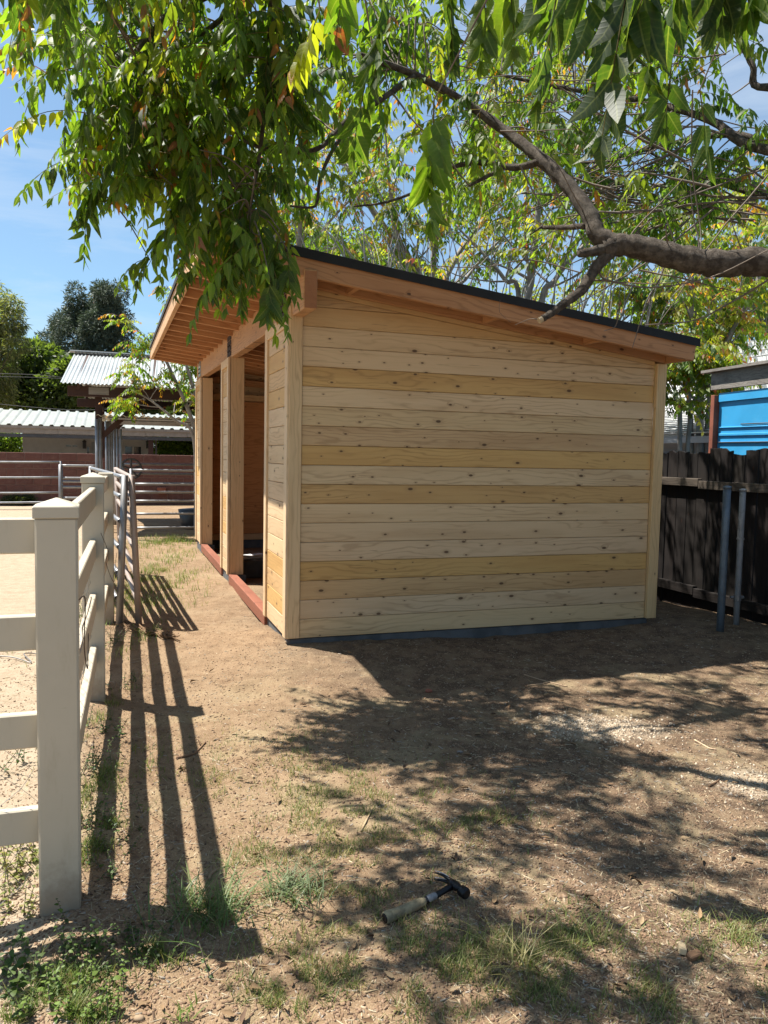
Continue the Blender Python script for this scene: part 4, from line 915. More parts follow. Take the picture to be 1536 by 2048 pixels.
# single leaves that can be pointed out, drawn on their own stalks
SINGLE = []
def own_leaf(p0, p1, Y0, Y1, pairs, L, mood, seed, sag=.05, wr=.36):
    a, c = at(*p0, Y0), at(*p1, Y1); n = 8; P = [a + (c - a) * k / n + np.array([0, 0, sag * math.sin(math.pi * k / n) * (1 + .0)]) for k in range(n + 1)]
    v, q, t_, l, col = compound(np.array(P) - tb0, pairs, L, seed, mood, wr=wr); SINGLE.append((P, np_mesh('leaf', v, [q, t_], M_LEAF, col * (.72 if mood == 'g' else 1), l)))
    d = np.linalg.norm(NODEP - a, axis=1); i = int(np.argmin(d))
    if d[i] < 1.8: TW.tube([loc(z) for z in smooth_path([NODEP[i], (NODEP[i] + a) / 2 + np.array([0, 0, .04]), a], 4)], np.linspace(.006, .0028, 9), 4, False)
for p0, p1, Y, pr_, L, md in (((112, 18), (2, 26), 4.0, 6, .165, 'y'), ((150, 84), (0, 97), 4.1, 8, .13, 'y'), ((95, 148), (0, 145), 4.2, 7, .085, 'o'), ((150, 222), (0, 278), 4.1, 10, .105, 'y'), ((160, 318), (38, 392), 4.0, 9, .115, 'g'), ((225, 360), (152, 440), 4.0, 7, .13, 'g'), ((300, 520), (235, 575), 4.3, 6, .10, 'g'),
                           ((215, 130), (165, 270), 4.0, 8, .15, 'g'), ((330, 180), (215, 330), 3.9, 8, .15, 'g'), ((260, 300), (230, 400), 4.0, 7, .13, 'y'), ((355, 440), (275, 560), 4.2, 8, .12, 'g'), ((400, 300), (350, 430), 3.9, 8, .15, 'g'), ((480, 420), (455, 560), 4.0, 8, .14, 'g'), ((560, 460), (540, 590), 3.9, 8, .14, 'g'), ((575, 500), (580, 590), 4.0, 7, .13, 'g'), ((500, 500), (430, 590), 4.1, 7, .12, 'g'), ((420, 520), (350, 590), 4.3, 7, .11, 'g'),
                           ((540, 560), (536, 625), 3.8, 5, .15, 'g'), ((470, 540), (400, 600), 4.1, 7, .12, 'g')):
    own_leaf(p0, p1, Y, Y + RNG.uniform(-.15, .15), pr_, L, md, 300 + len(SINGLE), sag=.05 if abs(p0[0] - p1[0]) > 50 else .01)
for p0, p1, Y, pr_, L, md in (((1125, -70), (1075, 200), 2.0, 7, .13, 'g'), ((1262, -70), (1205, 270), 1.85, 6, .15, 'g'), ((1385, -90), (1300, 130), 1.9, 6, .15, 'g'), ((1480, -80), (1500, 20), 2.0, 5, .13, 'g'), ((868, 200), (862, 440), 2.2, 8, .135, 'g'), ((640, 20), (588, 140), 2.7, 6, .12, 'y'), ((745, 90), (705, 300), 2.7, 7, .14, 'g'), ((770, -40), (750, 150), 2.5, 7, .14, 'g'), ((975, -40), (960, 120), 2.8, 7, .12, 'g'), ((1345, 110), (1330, 250), 2.3, 5, .12, 'g'), ((1400, 180), (1420, 330), 2.6, 4, .12, 'g'), ((1165, -90), (1185, 60), 1.9, 5, .14, 'g'), ((1325, -110), (1262, 60), 1.8, 5, .15, 'g'), ((1430, -110), (1445, 30), 1.9, 5, .14, 'g'), ((1095, -100), (1100, 40), 2.1, 5, .14, 'g'), ((1015, -90), (1030, 90), 2.4, 6, .13, 'g'), ((900, -60), (905, 120), 2.6, 7, .13, 'g'), ((690, -60), (670, 90), 2.7, 7, .13, 'y')):
    own_leaf(p0, p1, Y, Y + .05, pr_, L, md, 400 + len(SINGLE), sag=.0, wr=.42)
# which leaves show largest: those become parts of their own
def score(P):
    px, py, z = project(P); return 1 / max(z[0], .2) if z[0] > .2 and -80 < px[0] < 1616 and -80 < py[0] < 2048 else 0
for P, me in SINGLE: link('leaf', me, tree)
sc_ = [score(np.array(m.translation) + tb0) for _, m in LEAVES]; order = np.argsort(sc_)[::-1]
nown = 300 - len(SINGLE)
for i in order[:nown]:
    vi, m = LEAVES[i]; o = link('leaf', variant_mesh(vi), tree); o.matrix_basis = m
join_leaves('foliage', [LEAVES[i] for i in order[nown:]], VARI, M_LEAF, tree)
# bare twigs: the tangle on the right and strays around the limb
def stray(x, y, Y, L, dirpx, r=.005, n=6, curl=.3):
    p = at(x, y, Y); d = at(x + dirpx[0], y + dirpx[1], Y) - p; d = d / np.linalg.norm(d); P = [p]; d = d + rng.normal(0, .15, 3)
    for k in range(n): d = d + rng.normal(0, curl / n * 1.6, 3); d /= np.linalg.norm(d); P.append(P[-1] + d * L / n)
    TW.tube([loc(q) for q in P], np.linspace(r, r * .4, len(P)), 4, False); return P
for x, y in in_poly([(1540, 250), (1540, 470), (1300, 440), (1200, 380), (1160, 300), (1300, 290)], 75, rng):
    P = stray(x, y, rng.uniform(5.2, 7.2), rng.uniform(.5, 1.3), (-100, rng.uniform(-55, 60)), rng.uniform(.004, .011))
for x, y in in_poly([(880, 60), (1536, 60), (1500, 260), (1200, 300), (1000, 260)], 70, rng): stray(x, y, rng.uniform(5, 7), rng.uniform(.4, 1.), (-80, rng.uniform(-60, 90)), rng.uniform(.003, .007))
for x, y, dx, dy, L in ((1040, 330, 40, 120, .5), (1100, 352, 20, 70, .45), (1165, 420, -60, -90, .4), (1000, 262, 60, 20, .4), (1360, 520, -20, -200, .45), (1400, 515, 20, -160, .4), (1250, 490, 60, -80, .5), (1180, 560, 110, 20, .45), (1280, 540, 100, 40, .6), (1330, 530, -60, 120, .5), (1110, 470, -40, 60, .35), (1490, 520, -30, -150, .6), (1536, 350, -120, 160, 1.0)):
    stray(x, y, 4.35, L, (dx, dy), .005)
for pts, r in (([(1198, 545), (1215, 560), (1300, 575), (1420, 555), (1536, 500)], .006), ([(1240, 600), (1235, 640), (1228, 655), (1208, 662)], .0035), ([(1082, 640), (1060, 638), (1030, 650)], .003), ([(1000, 600), (1000, 625), (1022, 645)], .0015), ([(1385, 180), (1384, 330), (1400, 450), (1402, 500)], .0045), ([(1330, 450), (1345, 500), (1432, 525)], .004), ([(1160, 545), (1060, 520), (960, 535), (840, 530)], .004), ([(1536, 560), (1470, 600), (1390, 640), (1290, 650)], .006)):
    P = smooth_path([at(x, y, 4.15 + .1 * math.sin(i)) for i, (x, y) in enumerate(pts)], 5); TW.tube([loc(q) for q in P], np.linspace(r, r * .5, len(P)), 5, False)
tag(TW.build('twigs', M_TWIG, tree, smooth=True), kind='stuff')
#PART5
# ------------------------------------------------------------------ trees behind
SVAR = []
for i in range(12):
    mood = 'yygyyoygyygy'[i]; pitch = (30, 10, -10, -35)[i % 4]; droop = (75, 65, 55, 40)[i % 4]
    SVAR.append(compound(rachis(RNG.uniform(.42, .58), pitch, droop, n=4, seed=50 + i), int(RNG.integers(6, 9)), RNG.uniform(.13, .16), 700 + i, mood, simple=True, wr=.40, r0=.004))
def whorl_tree(label, base, stems, nsub, nleaf, seed, group=None, name='tree_of_heaven', tint=None, sub_len=(.8, 1.6), lscale=1., mat=None):
    """a thin many-stemmed tree; every shoot ends in a whorl of compound leaves; stems are lists of world points"""
    rg = np.random.default_rng(seed); base = np.array(base, float); root = thing(name, label, 'tree', base, 0, group)
    tb, items = MB(), []
    for pts, r in stems:
        P = smooth_path(pts, 5); rr = np.linspace(r, r * .28, len(P)); sb = MB(); sb.tube([p - base for p in P], rr, 8); sb.build('trunk', mat or M_GREYTWIG, root, smooth=True)
        tips = [P[-1]]
        for j in range(nsub):
            i = int(len(P) * rg.uniform(.35, .97)); i = min(i, len(P) - 2); u = P[i + 1] - P[i]; u /= np.linalg.norm(u)
            d = u * .7 + rg.normal(0, .55, 3) + np.array([0, 0, .25]); d /= np.linalg.norm(d); L = rg.uniform(*sub_len); q = [P[i]]
            for k in range(4): d = d + rg.normal(0, .14, 3) + np.array([0, 0, .05]); d /= np.linalg.norm(d); q.append(q[-1] + d * L / 4)
            tb.tube([p - base for p in q], np.linspace(rr[i] * .5, .005, 5), 5, False); tips.append(q[-1])
            if rg.random() < .5: tips.append(q[3] + rg.normal(0, .08, 3))
        for T in tips:
            a0 = rg.uniform(0, 6.3)
            for k in range(nleaf):
                items.append((int(rg.integers(len(SVAR))), xform(T - base + np.array([0, 0, -.03 * k]) + rg.normal(0, .03, 3), a0 + k * 2.4 + rg.normal(0, .2), lscale * rg.uniform(.7, 1.15), (rg.normal(0, .15), rg.normal(0, .2)))))
    tag(tb.build('branches', mat or M_GREYTWIG, root, smooth=True), kind='stuff')
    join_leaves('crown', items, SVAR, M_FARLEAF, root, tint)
    return root
def gbase(px, Y): p = at(px, 950, Y); return np.array([p[0], p[1], 0.])
def stem(px0, Y0, *pts): b0 = gbase(px0, Y0); return [b0 + (0, 0, -.2)] + [at(x, y, Y) for x, y, Y in pts]
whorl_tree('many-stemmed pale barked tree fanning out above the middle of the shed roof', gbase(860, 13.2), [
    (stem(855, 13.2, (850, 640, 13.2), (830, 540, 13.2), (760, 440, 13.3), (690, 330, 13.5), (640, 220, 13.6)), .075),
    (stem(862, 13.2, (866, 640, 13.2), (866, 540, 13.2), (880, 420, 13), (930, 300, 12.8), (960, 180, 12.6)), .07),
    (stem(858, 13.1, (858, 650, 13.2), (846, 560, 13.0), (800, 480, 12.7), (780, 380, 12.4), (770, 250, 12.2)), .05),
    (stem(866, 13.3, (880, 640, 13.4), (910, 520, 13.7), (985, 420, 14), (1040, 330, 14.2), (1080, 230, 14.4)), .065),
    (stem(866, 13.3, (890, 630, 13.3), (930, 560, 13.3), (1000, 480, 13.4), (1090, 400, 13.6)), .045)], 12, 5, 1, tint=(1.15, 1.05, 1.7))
whorl_tree('two slim straight grey stems rising just behind the high edge of the shed roof', gbase(585, 14.5), [
    (stem(555, 14.5, (556, 620, 14.5), (548, 520, 14.5), (545, 400, 14.5), (530, 250, 14.5)), .085),
    (stem(598, 14.6, (597, 620, 14.6), (599, 520, 14.6), (605, 400, 14.6), (640, 280, 14.6)), .075),
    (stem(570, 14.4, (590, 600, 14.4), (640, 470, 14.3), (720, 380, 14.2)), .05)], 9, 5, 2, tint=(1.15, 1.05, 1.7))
whorl_tree('leaning pale tree with yellowish leaves behind the low end of the shed roof', gbase(1060, 12.0), [
    (stem(1060, 12, (1055, 640, 12), (1062, 560, 12), (1075, 440, 12), (1085, 300, 12), (1120, 160, 12)), .08),
    (stem(1070, 12, (1080, 640, 12), (1110, 560, 12), (1180, 480, 12), (1270, 420, 12)), .06),
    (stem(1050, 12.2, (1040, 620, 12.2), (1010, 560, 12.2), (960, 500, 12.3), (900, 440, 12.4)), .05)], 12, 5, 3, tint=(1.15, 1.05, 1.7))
whorl_tree('airy tree with pale yellow green leaves between the shed and the blue shed', gbase(1400, 11.6), [
    (stem(1405, 11.6, (1400, 820, 11.6), (1395, 720, 11.6), (1380, 600, 11.6), (1400, 480, 11.6)), .07),
    (stem(1415, 11.6, (1420, 800, 11.6), (1450, 690, 11.5), (1500, 600, 11.4), (1540, 500, 11.3)), .06),
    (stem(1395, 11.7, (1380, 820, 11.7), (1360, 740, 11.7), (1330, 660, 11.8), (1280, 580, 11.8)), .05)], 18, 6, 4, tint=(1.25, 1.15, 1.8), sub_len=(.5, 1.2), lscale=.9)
whorl_tree('taller yellow green tree rising behind the blue shed at the right edge', gbase(1530, 15), [
    (stem(1530, 15, (1525, 800, 15), (1520, 680, 15), (1500, 520, 15), (1480, 380, 15)), .10),
    (stem(1540, 15, (1560, 760, 15), (1590, 620, 15), (1620, 480, 15)), .08),
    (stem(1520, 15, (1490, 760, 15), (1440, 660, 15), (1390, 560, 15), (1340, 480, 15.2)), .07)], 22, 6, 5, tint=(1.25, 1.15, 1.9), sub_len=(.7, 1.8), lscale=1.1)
whorl_tree('low leafy tree drooping in front of the white outbuilding just right of the shed', gbase(1350, 10.6), [
    (stem(1362, 10.6, (1360, 850, 10.6), (1352, 790, 10.6), (1340, 720, 10.6)), .045),
    (stem(1366, 10.6, (1380, 840, 10.6), (1400, 790, 10.6), (1420, 740, 10.5)), .04)], 16, 6, 6, sub_len=(.3, .8), lscale=.8)
whorl_tree('small drooping yellowish tree at the far end of the shed before the barn roof', gbase(385, 12.9), [
    (stem(395, 13.0, (396, 900, 13.0), (380, 830, 12.9), (350, 760, 12.8), (320, 700, 12.7), (295, 680, 12.6)), .05),
    (stem(402, 13.0, (404, 880, 13.0), (392, 800, 13.0), (370, 720, 12.9), (350, 640, 12.8)), .05),
    (stem(392, 13.0, (388, 880, 12.9), (350, 840, 12.8), (300, 800, 12.7), (262, 780, 12.6)), .035),
    (stem(410, 13.2, (412, 820, 13.2), (380, 640, 13.2), (345, 580, 13.2)), .05)], 7, 5, 7, sub_len=(.3, .7), lscale=.66)
# bare pale shoots among the trees behind the roof
bare = thing('bare_shrub', 'thicket of bare pale shoots rising behind the middle of the shed roof', 'shrub', gbase(900, 11.5)); bb_ = np.array(gbase(900, 11.5)); TB = MB(); r9 = np.random.default_rng(99)
for k in range(95):
    x0 = r9.uniform(640, 1300); Y = r9.uniform(10.8, 12.5); y0 = 560 + (x0 - 640) * .13; dx = r9.normal(0, 70) + (x0 - 850) * .25; h = r9.uniform(90, 260)
    P = smooth_path([at(x0, y0 + 60, Y), at(x0 + dx * .3, y0 - h * .4, Y), at(x0 + dx, y0 - h, Y + r9.normal(0, .3))], 5); TB.tube([q - bb_ for q in P], np.linspace(r9.uniform(.007, .018), .003, len(P)), 5, False)
tag(TB.build('shoots', M_GREYTWIG, bare, smooth=True), kind='stuff')
# dense bushes and far trees: many small leaf faces round limbs
def leafy(name, label, base, blobs, n, size, cols, seed, trunkr=.2, cat='tree', group=None, blade=False, H=None, mat=None, limbs=10, aspect=.5, hang=0.):
    """blobs: (centre, radii); leaves sit mostly towards the outside of each blob, pointing outwards"""
    rg = np.random.default_rng(seed); base = np.array(base, float); root = thing(name, label, cat, base, 0, group)
    cs = np.array([b[0] for b in blobs], float); rs = np.array([b[1] for b in blobs], float)
    wgt = (rs ** 2).sum(1); wgt = wgt / wgt.sum(); bi = rg.choice(len(blobs), n, p=wgt)
    d = rg.normal(0, 1, (n, 3)); d /= np.linalg.norm(d, axis=1)[:, None]; rad = rg.uniform(.25, 1.0, n) ** .55
    lump = .82 + .25 * vnoise(d[:, 0] * 2.6 + bi * 3.1, d[:, 2] * 2.6 + d[:, 1] * 1.7, seed)
    P = cs[bi] + d * rs[bi] * (rad * lump)[:, None]
    ok = P[:, 2] > .05; P, d, bi = P[ok], d[ok], bi[ok]; n = len(P)
    dr = d * .6 + rg.normal(0, .5, (n, 3)) + np.array([0, 0, -.25 - hang]); dr /= np.linalg.norm(dr, axis=1)[:, None]
    wd = np.cross(dr, rg.normal(0, 1, (n, 3))); wd /= np.linalg.norm(wd, axis=1)[:, None]
    L = size * rg.uniform(.6, 1.3, n)[:, None]; Wd = L * aspect; nr = np.cross(dr, wd)
    V = np.stack([P, P + dr * L * .4 + wd * Wd / 2 + nr * L * .08, P + dr * L, P + dr * L * .4 - wd * Wd / 2 + nr * L * .08], 1).reshape(-1, 3)
    cols = np.array(cols); c = cols[rg.integers(len(cols), size=n)] * rg.uniform(.7, 1.3, n)[:, None]
    c = np.repeat(c, 4, 0); Q = np.arange(4 * n).reshape(n, 4)
    tag(link('crown', np_mesh('crown', V - base, [Q], mat or M_FARLEAF, c), root), kind='stuff')
    if trunkr:
        b = MB(); topz = cs[:, 2].max(); b.tube([(0, 0, -.3), (.02, 0, topz * .35), (0, .03, topz * .7), (.02, 0, topz * .95)], [trunkr, trunkr * .75, trunkr * .4, trunkr * .12], 9); b.build('trunk', M_BARK, root, smooth=True)
        b = MB()
        for k in rg.choice(len(blobs), min(limbs, len(blobs)), replace=False):
            z0 = cs[k][2] * rg.uniform(.45, .75); e = cs[k] - base; b.tube(smooth_path([(0, 0, z0), (e * .5)[:2].tolist() + [z0 + (e[2] - z0) * .65], e], 4), np.linspace(trunkr * .35, trunkr * .06, 9), 5, False)
        b.build('limbs', M_BARK, root, smooth=True)
    return root
def conifer(label, px, Y, top_py, wid_px, seed, lean=0., tiers=26, cols=None, gapy=.12, pw=.75, base_py=None, sh=1.0, n=26000, size=.42):
    rg = np.random.default_rng(seed); b0 = gbase(px, Y); H = at(px, top_py, Y)[2]; RW = wid_px / 2 / FPX * Y; blobs = []
    for i in range(tiers):
        u = i / (tiers - 1); z = H * (.10 + .88 * u); rr = RW * min(1., (1.12 - u) ** pw * 1.15)
        for k in range(max(2, int(7 * (1 - u) + 1.5))):
            a = rg.uniform(0, 6.28); q = rr * rg.uniform(.45, .92); w = rr * rg.uniform(.26, .42) + .25
            blobs.append((b0 + np.array([math.cos(a) * q, math.sin(a) * q, z + rg.uniform(-.03, .03) * H]), (w, w, w * rg.uniform(.8, 1.5))))
    return leafy('cedar_tree', label, b0, blobs, n, size, cols or [(.030, .052, .034), (.040, .065, .045), (.026, .045, .026), (.055, .080, .058)], seed, trunkr=.35, mat=M_NEEDLE, aspect=.22, limbs=24)
CP = [(200, 562), (222, 590), (238, 580), (250, 640), (252, 700), (262, 760), (250, 850), (80, 850), (70, 760), (84, 690), (100, 625), (122, 640), (135, 610), (150, 620), (152, 575), (165, 560), (176, 590)]
def silhouette_tree(name, label, base, poly, Y, nb, r, n, size, cols, seed, depth=2.2, **k):
    r2 = np.random.default_rng(seed); bl = []
    for x, y in in_poly(poly, nb, r2): q = r * r2.uniform(.65, 1.25); bl.append((at(x, y, Y + r2.uniform(-depth, depth)), (q, q, q * r2.uniform(.8, 1.4))))
    return leafy(name, label, base, bl, n, size, cols, seed, **k)
CCOL = [(.060, .088, .062), (.082, .112, .082), (.045, .070, .048), (.105, .135, .10)]
silhouette_tree('cedar_tree', 'tall blue green cedar with several spires standing beyond the barn roof', gbase(190, 62), CP, 62, 150, .78, 60000, .34, CCOL, 21, trunkr=.35, mat=M_NEEDLE, aspect=.24, limbs=30)
g_ = gbase(-20, 48); leafy('feathery_tree', 'olive green feathery tree cut by the left edge of the picture', g_, [(at(x, y, 48 + RNG.uniform(-1, 1)), (r, r, r * .9)) for x, y, r in ((-30, 600, 1.6), (10, 640, 1.3), (-20, 680, 1.7), (30, 690, .9), (-10, 740, 1.5), (-70, 660, 2.2), (-90, 760, 2.5), (22, 610, .8), (-40, 800, 2.0), (0, 780, 1.0), (15, 660, 1.0), (40, 652, .5))], 24000, .34, [(.085, .10, .05), (.12, .135, .07), (.06, .08, .042), (.15, .15, .085)], 23, .35, hang=.5, aspect=.16)
def bush_row(specs, **k):
    for sp in specs: leafy(*sp, **k)
leafy('broadleaf_tree', 'dark green leafy tree behind the carport between the feathery tree and the cedars', gbase(80, 52), [(at(x, y, 52 + RNG.uniform(-2, 2)), (r, r, r)) for x, y, r in ((62, 725, 1.4), (95, 720, 1.2), (40, 770, 1.8), (85, 765, 1.9), (120, 760, 1.5), (60, 790, 2.0), (110, 790, 2.2), (150, 760, 1.8), (20, 790, 1.8), (70, 700, .8))], 26000, .36, [(.04, .066, .024), (.055, .088, .03), (.08, .115, .042)], 24, .35)
leafy('broadleaf_tree', 'dark green tree mass behind the right half of the barn roof', gbase(300, 58), [(at(x, y, 58 + RNG.uniform(-3, 3)), (r, r, r)) for x, y, r in ((230, 790, 2.2), (270, 810, 2.0), (180, 810, 2.4), (320, 830, 1.6), (360, 835, 1.6), (240, 740, 1.5))], 20000, .38, [(.05, .08, .035), (.07, .10, .045)], 25, .3)
leafy('hedge_bush', 'bright green bush against the left end of the white house', gbase(10, 31), [(at(x, y, 31), (r, r, r)) for x, y, r in ((-10, 885, .55), (12, 880, .6), (30, 893, .45), (5, 905, .6), (-30, 890, .7))], 7000, .13, [(.11, .17, .028), (.15, .21, .035), (.07, .12, .02)], 26, 0, 'bush')
leafy('hedge_bush', 'bright green hedge between the carport posts and the shed', gbase(350, 29), [(at(x, y, 29), (r, r, r)) for x, y, r in ((322, 893, .42), (345, 888, .5), (370, 886, .55), (395, 890, .6), (335, 905, .5), (365, 905, .6), (400, 905, .6))], 9000, .12, [(.11, .18, .03), (.15, .22, .04), (.075, .13, .022)], 27, 0, 'bush')
leafy('bushy_tree', 'dense green bushy tree just behind the middle of the shed roof', gbase(740, 17.5), [(at(x, y, 17.5 + RNG.uniform(-.6, .6)), (r, r, r)) for x, y, r in ((650, 530, .55), (700, 540, .6), (750, 550, .65), (690, 500, .45), (740, 500, .5), (800, 570, .6), (850, 580, .55), (620, 560, .6), (700, 590, .8), (790, 620, .8), (660, 470, .35), (880, 600, .6), (930, 610, .5))], 10000, .11, [(.06, .11, .018), (.09, .14, .025), (.12, .17, .035)], 28, .10)
leafy('bushy_tree', 'light green bushy tree low behind the thin stems at the high end of the roof', gbase(560, 19), [(at(x, y, 19), (r, r, r)) for x, y, r in ((470, 480, .8), (520, 500, .8), (580, 510, .7), (610, 480, .5), (440, 560, .9), (540, 440, .5))], 9000, .12, [(.08, .125, .022), (.11, .15, .03)], 29, .12)
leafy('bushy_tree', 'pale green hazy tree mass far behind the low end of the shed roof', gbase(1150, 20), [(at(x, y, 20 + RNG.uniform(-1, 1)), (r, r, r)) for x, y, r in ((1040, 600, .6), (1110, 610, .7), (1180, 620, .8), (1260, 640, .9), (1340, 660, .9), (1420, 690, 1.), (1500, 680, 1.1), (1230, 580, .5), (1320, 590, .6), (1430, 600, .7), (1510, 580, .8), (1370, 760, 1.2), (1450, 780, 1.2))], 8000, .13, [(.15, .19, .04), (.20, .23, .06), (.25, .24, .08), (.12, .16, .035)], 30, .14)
# dark weeds at the foot of the block wall
for px, py, lab in ((28, 1000, 'dark scrubby weed at the foot of the block wall, the larger one'), (62, 1004, 'dark scrubby weed at the foot of the block wall, the smaller one')):
    b0 = stz(*to_st(at_t(px, 990, 15.8))[:2], 0); leafy('scrub_weed', lab, b0, [(b0 + np.array([RNG.uniform(-.2, .2), 0, .12]), (.2, .12, .16)) for _ in range(4)], 900, .06, [(.025, .038, .014), (.04, .055, .02)], px, 0, 'weed', 'scrub at the block wall')
#PART6
# ------------------------------------------------------------------ ground litter
def in_view(P, m=30):
    px, py, z = project(P); return (z > .2) & (px > -m) & (px < 1536 + m) & (py < 2048 + m * 4)
rg = np.random.default_rng(77)
def ground_pts(n, ylo=1.55, yhi=9., pw=1.6, xr=(-2.6, 3.9)):
    u = rg.random(n * 6); a, c = ylo ** (1 - pw), yhi ** (1 - pw); y = (a + (c - a) * u) ** (1 / (1 - pw)); x = rg.uniform(-.62, .56, n * 6) * y
    P = np.stack([x, y, gz(x, y)], 1); P = P[(x > xr[0]) & (x < xr[1])]; st = np.stack([(P - OW) @ D, (P - OW) @ N], 1)
    ok = ~((st[:, 0] > -.12) & (st[:, 0] < 3.0) & (st[:, 1] > -.02)); ok &= in_view(P)
    return P[ok][:n], st[ok][:n]
def scatter_boxes(name, P, ln, wd, th, col, flat=.18, label=None):
    n = len(P); az = rg.uniform(0, 6.28, n); t1 = rg.normal(0, flat, n); t2 = rg.normal(0, flat, n)
    X = np.stack([np.cos(az), np.sin(az), t1], 1); X /= np.linalg.norm(X, axis=1)[:, None]; Y = np.stack([-np.sin(az), np.cos(az), t2], 1); Y -= X * (X * Y).sum(1)[:, None]; Y /= np.linalg.norm(Y, axis=1)[:, None]; Z = np.cross(X, Y)
    tap = rg.uniform(.25, 1., (n, 2)); V = []
    for sz in (-.5, .5):
        for sx, sy, k in ((-.5, -.5, 0), (.5, -.5, 1), (.5, .5, 1), (-.5, .5, 0)):
            V.append(P + X * (ln * sx)[:, None] + Y * (wd * sy * tap[:, k])[:, None] + Z * (th * sz)[:, None])
    V = np.stack(V, 1).reshape(-1, 3); V[:, 2] += np.repeat(th * .3, 8)
    q = np.array([[4, 5, 6, 7], [0, 1, 5, 4], [1, 2, 6, 5], [2, 3, 7, 6], [3, 0, 4, 7]]); Q = (np.arange(n)[:, None, None] * 8 + q).reshape(-1, 4)
    return tag(link(name, np_mesh(name, V, [Q], M_LITTER, np.repeat(col, 8, 0))), label, kind='stuff')
pal = np.array([(.40, .29, .18), (.30, .19, .115), (.20, .125, .075), (.13, .08, .05), (.48, .38, .25), (.36, .31, .25), (.25, .16, .10)])
P, st = ground_pts(52000, 1.55, 9.5, 1.35)
keep = rg.random(len(P)) < (.25 + 1.2 * vnoise(P[:, 0] * 1.7 + 9, P[:, 1] * 1.7, 41) * vnoise(P[:, 0] * 6, P[:, 1] * 6, 42)) * np.clip(.45 + .55 * (st[:, 0] > -.25) * (st[:, 1] < .3) + .25 * (vnoise(P[:, 0] * 2.3, P[:, 1] * 2.3, 5) > .55) - .22 * (st[:, 0] < -1.4), .05, 1); P = P[keep]
scatter_boxes('wood_chips', P, rg.gamma(3., .0034, len(P)) + .004, rg.uniform(.002, .007, len(P)), rg.uniform(.001, .0035, len(P)), pal[rg.integers(len(pal), size=len(P))] * rg.uniform(.7, 1.2, len(P))[:, None])
P, st = ground_pts(14000, 1.55, 6.5, 1.9); scatter_boxes('soil_crumbs', P, rg.uniform(.003, .012, len(P)), rg.uniform(.003, .010, len(P)), rg.uniform(.002, .006, len(P)), np.array([(.27, .17, .105), (.33, .22, .14), (.20, .125, .08)])[rg.integers(3, size=len(P))], flat=.4)
P, st = ground_pts(2600, 1.55, 6.5, 1.6); scatter_boxes('straw_bits', P, rg.uniform(.02, .075, len(P)), rg.uniform(.0012, .003, len(P)), rg.uniform(.001, .002, len(P)), np.array([(.50, .40, .24), (.42, .32, .19), (.55, .47, .33)])[rg.integers(3, size=len(P))], flat=.10)
c0 = np.array([1.18, 3.93]); m_ = 800; xy = np.vstack([c0 + rg.normal(0, 1, (m_, 2)) * (.20, .11), np.array([1.68, 3.30]) + rg.normal(0, 1, (300, 2)) * (.15, .12)]); P = np.stack([xy[:, 0], xy[:, 1], gz(xy[:, 0], xy[:, 1])], 1)
scatter_boxes('pale_gravel', P, rg.uniform(.004, .013, len(P)), rg.uniform(.004, .011, len(P)), rg.uniform(.003, .008, len(P)), np.array([(.58, .47, .34), (.46, .36, .25), (.64, .54, .41), (.36, .28, .19)])[rg.integers(4, size=len(P))], flat=.3)
# dry fallen leaflets
def curl_leaves(name, P, L, cols):
    Vs, Qs, Ts, Cs = [], [], [], []; k = 0
    for p in P:
        az = rg.uniform(0, 6.28); dr = np.array([math.cos(az), math.sin(az), rg.uniform(-.05, .3)]); dr /= np.linalg.norm(dr); wd = np.array([-math.sin(az), math.cos(az), rg.normal(0, .3)]); wd /= np.linalg.norm(wd); l = L * rg.uniform(.5, 1.2)
        v, q, t_, _ = leaflet(np.array(p) + (0, 0, .006), dr, wd, l, l * .4, rg, fold=.7, curl=-.12); Vs.append(v); Qs.append(q + k); Ts.append(t_ + k); Cs.append(np.tile(np.array(cols[rg.integers(len(cols))]) * rg.uniform(.7, 1.2), (len(v), 1))); k += len(v)
    return tag(link(name, np_mesh(name, np.vstack(Vs), [np.vstack(Qs), np.vstack(Ts)], M_LITTER, np.vstack(Cs))), kind='stuff')
P, st = ground_pts(420, 1.6, 6, 1.6); curl_leaves('fallen_leaves', P[st[:, 0] > -1.2], .034, [(.28, .18, .095), (.20, .12, .065), (.33, .235, .135), (.13, .08, .05)])

# ------------------------------------------------------------------ grass and weeds
def blades(P, H, lean, wid, cols, seg=3):
    n = len(P); az = rg.uniform(0, 6.28, n); d = np.stack([np.cos(az), np.sin(az), np.zeros(n)], 1); s = np.stack([-np.sin(az), np.cos(az), np.zeros(n)], 1); V = []
    for k in range(seg):
        u = k / seg; c = P + d * (H * lean * u ** 1.6)[:, None] + np.array([0, 0, 1]) * (H * u * (1 - .35 * lean * u))[:, None] - (0, 0, .004); w = (wid * (1 - .75 * u) / 2)[:, None]; V += [c - s * w, c + s * w]
    V.append(P + d * (H * lean)[:, None] + np.array([0, 0, 1]) * (H * (1 - .35 * lean))[:, None] * .96); m = 2 * seg + 1
    V = np.stack(V, 1).reshape(-1, 3); o = np.arange(n)[:, None] * m
    Q = np.vstack([o + np.array([2 * k, 2 * k + 1, 2 * k + 3, 2 * k + 2]) for k in range(seg - 1)]); T = o + np.array([2 * seg - 2, 2 * seg - 1, 2 * seg])
    c = np.array(cols)[rg.integers(len(cols), size=n)] * rg.uniform(.75, 1.2, n)[:, None]
    return V, Q, T, np.repeat(c, m, 0)
GCOL = [(.13, .17, .045), (.17, .20, .06), (.24, .24, .09), (.36, .30, .14), (.10, .15, .035)]
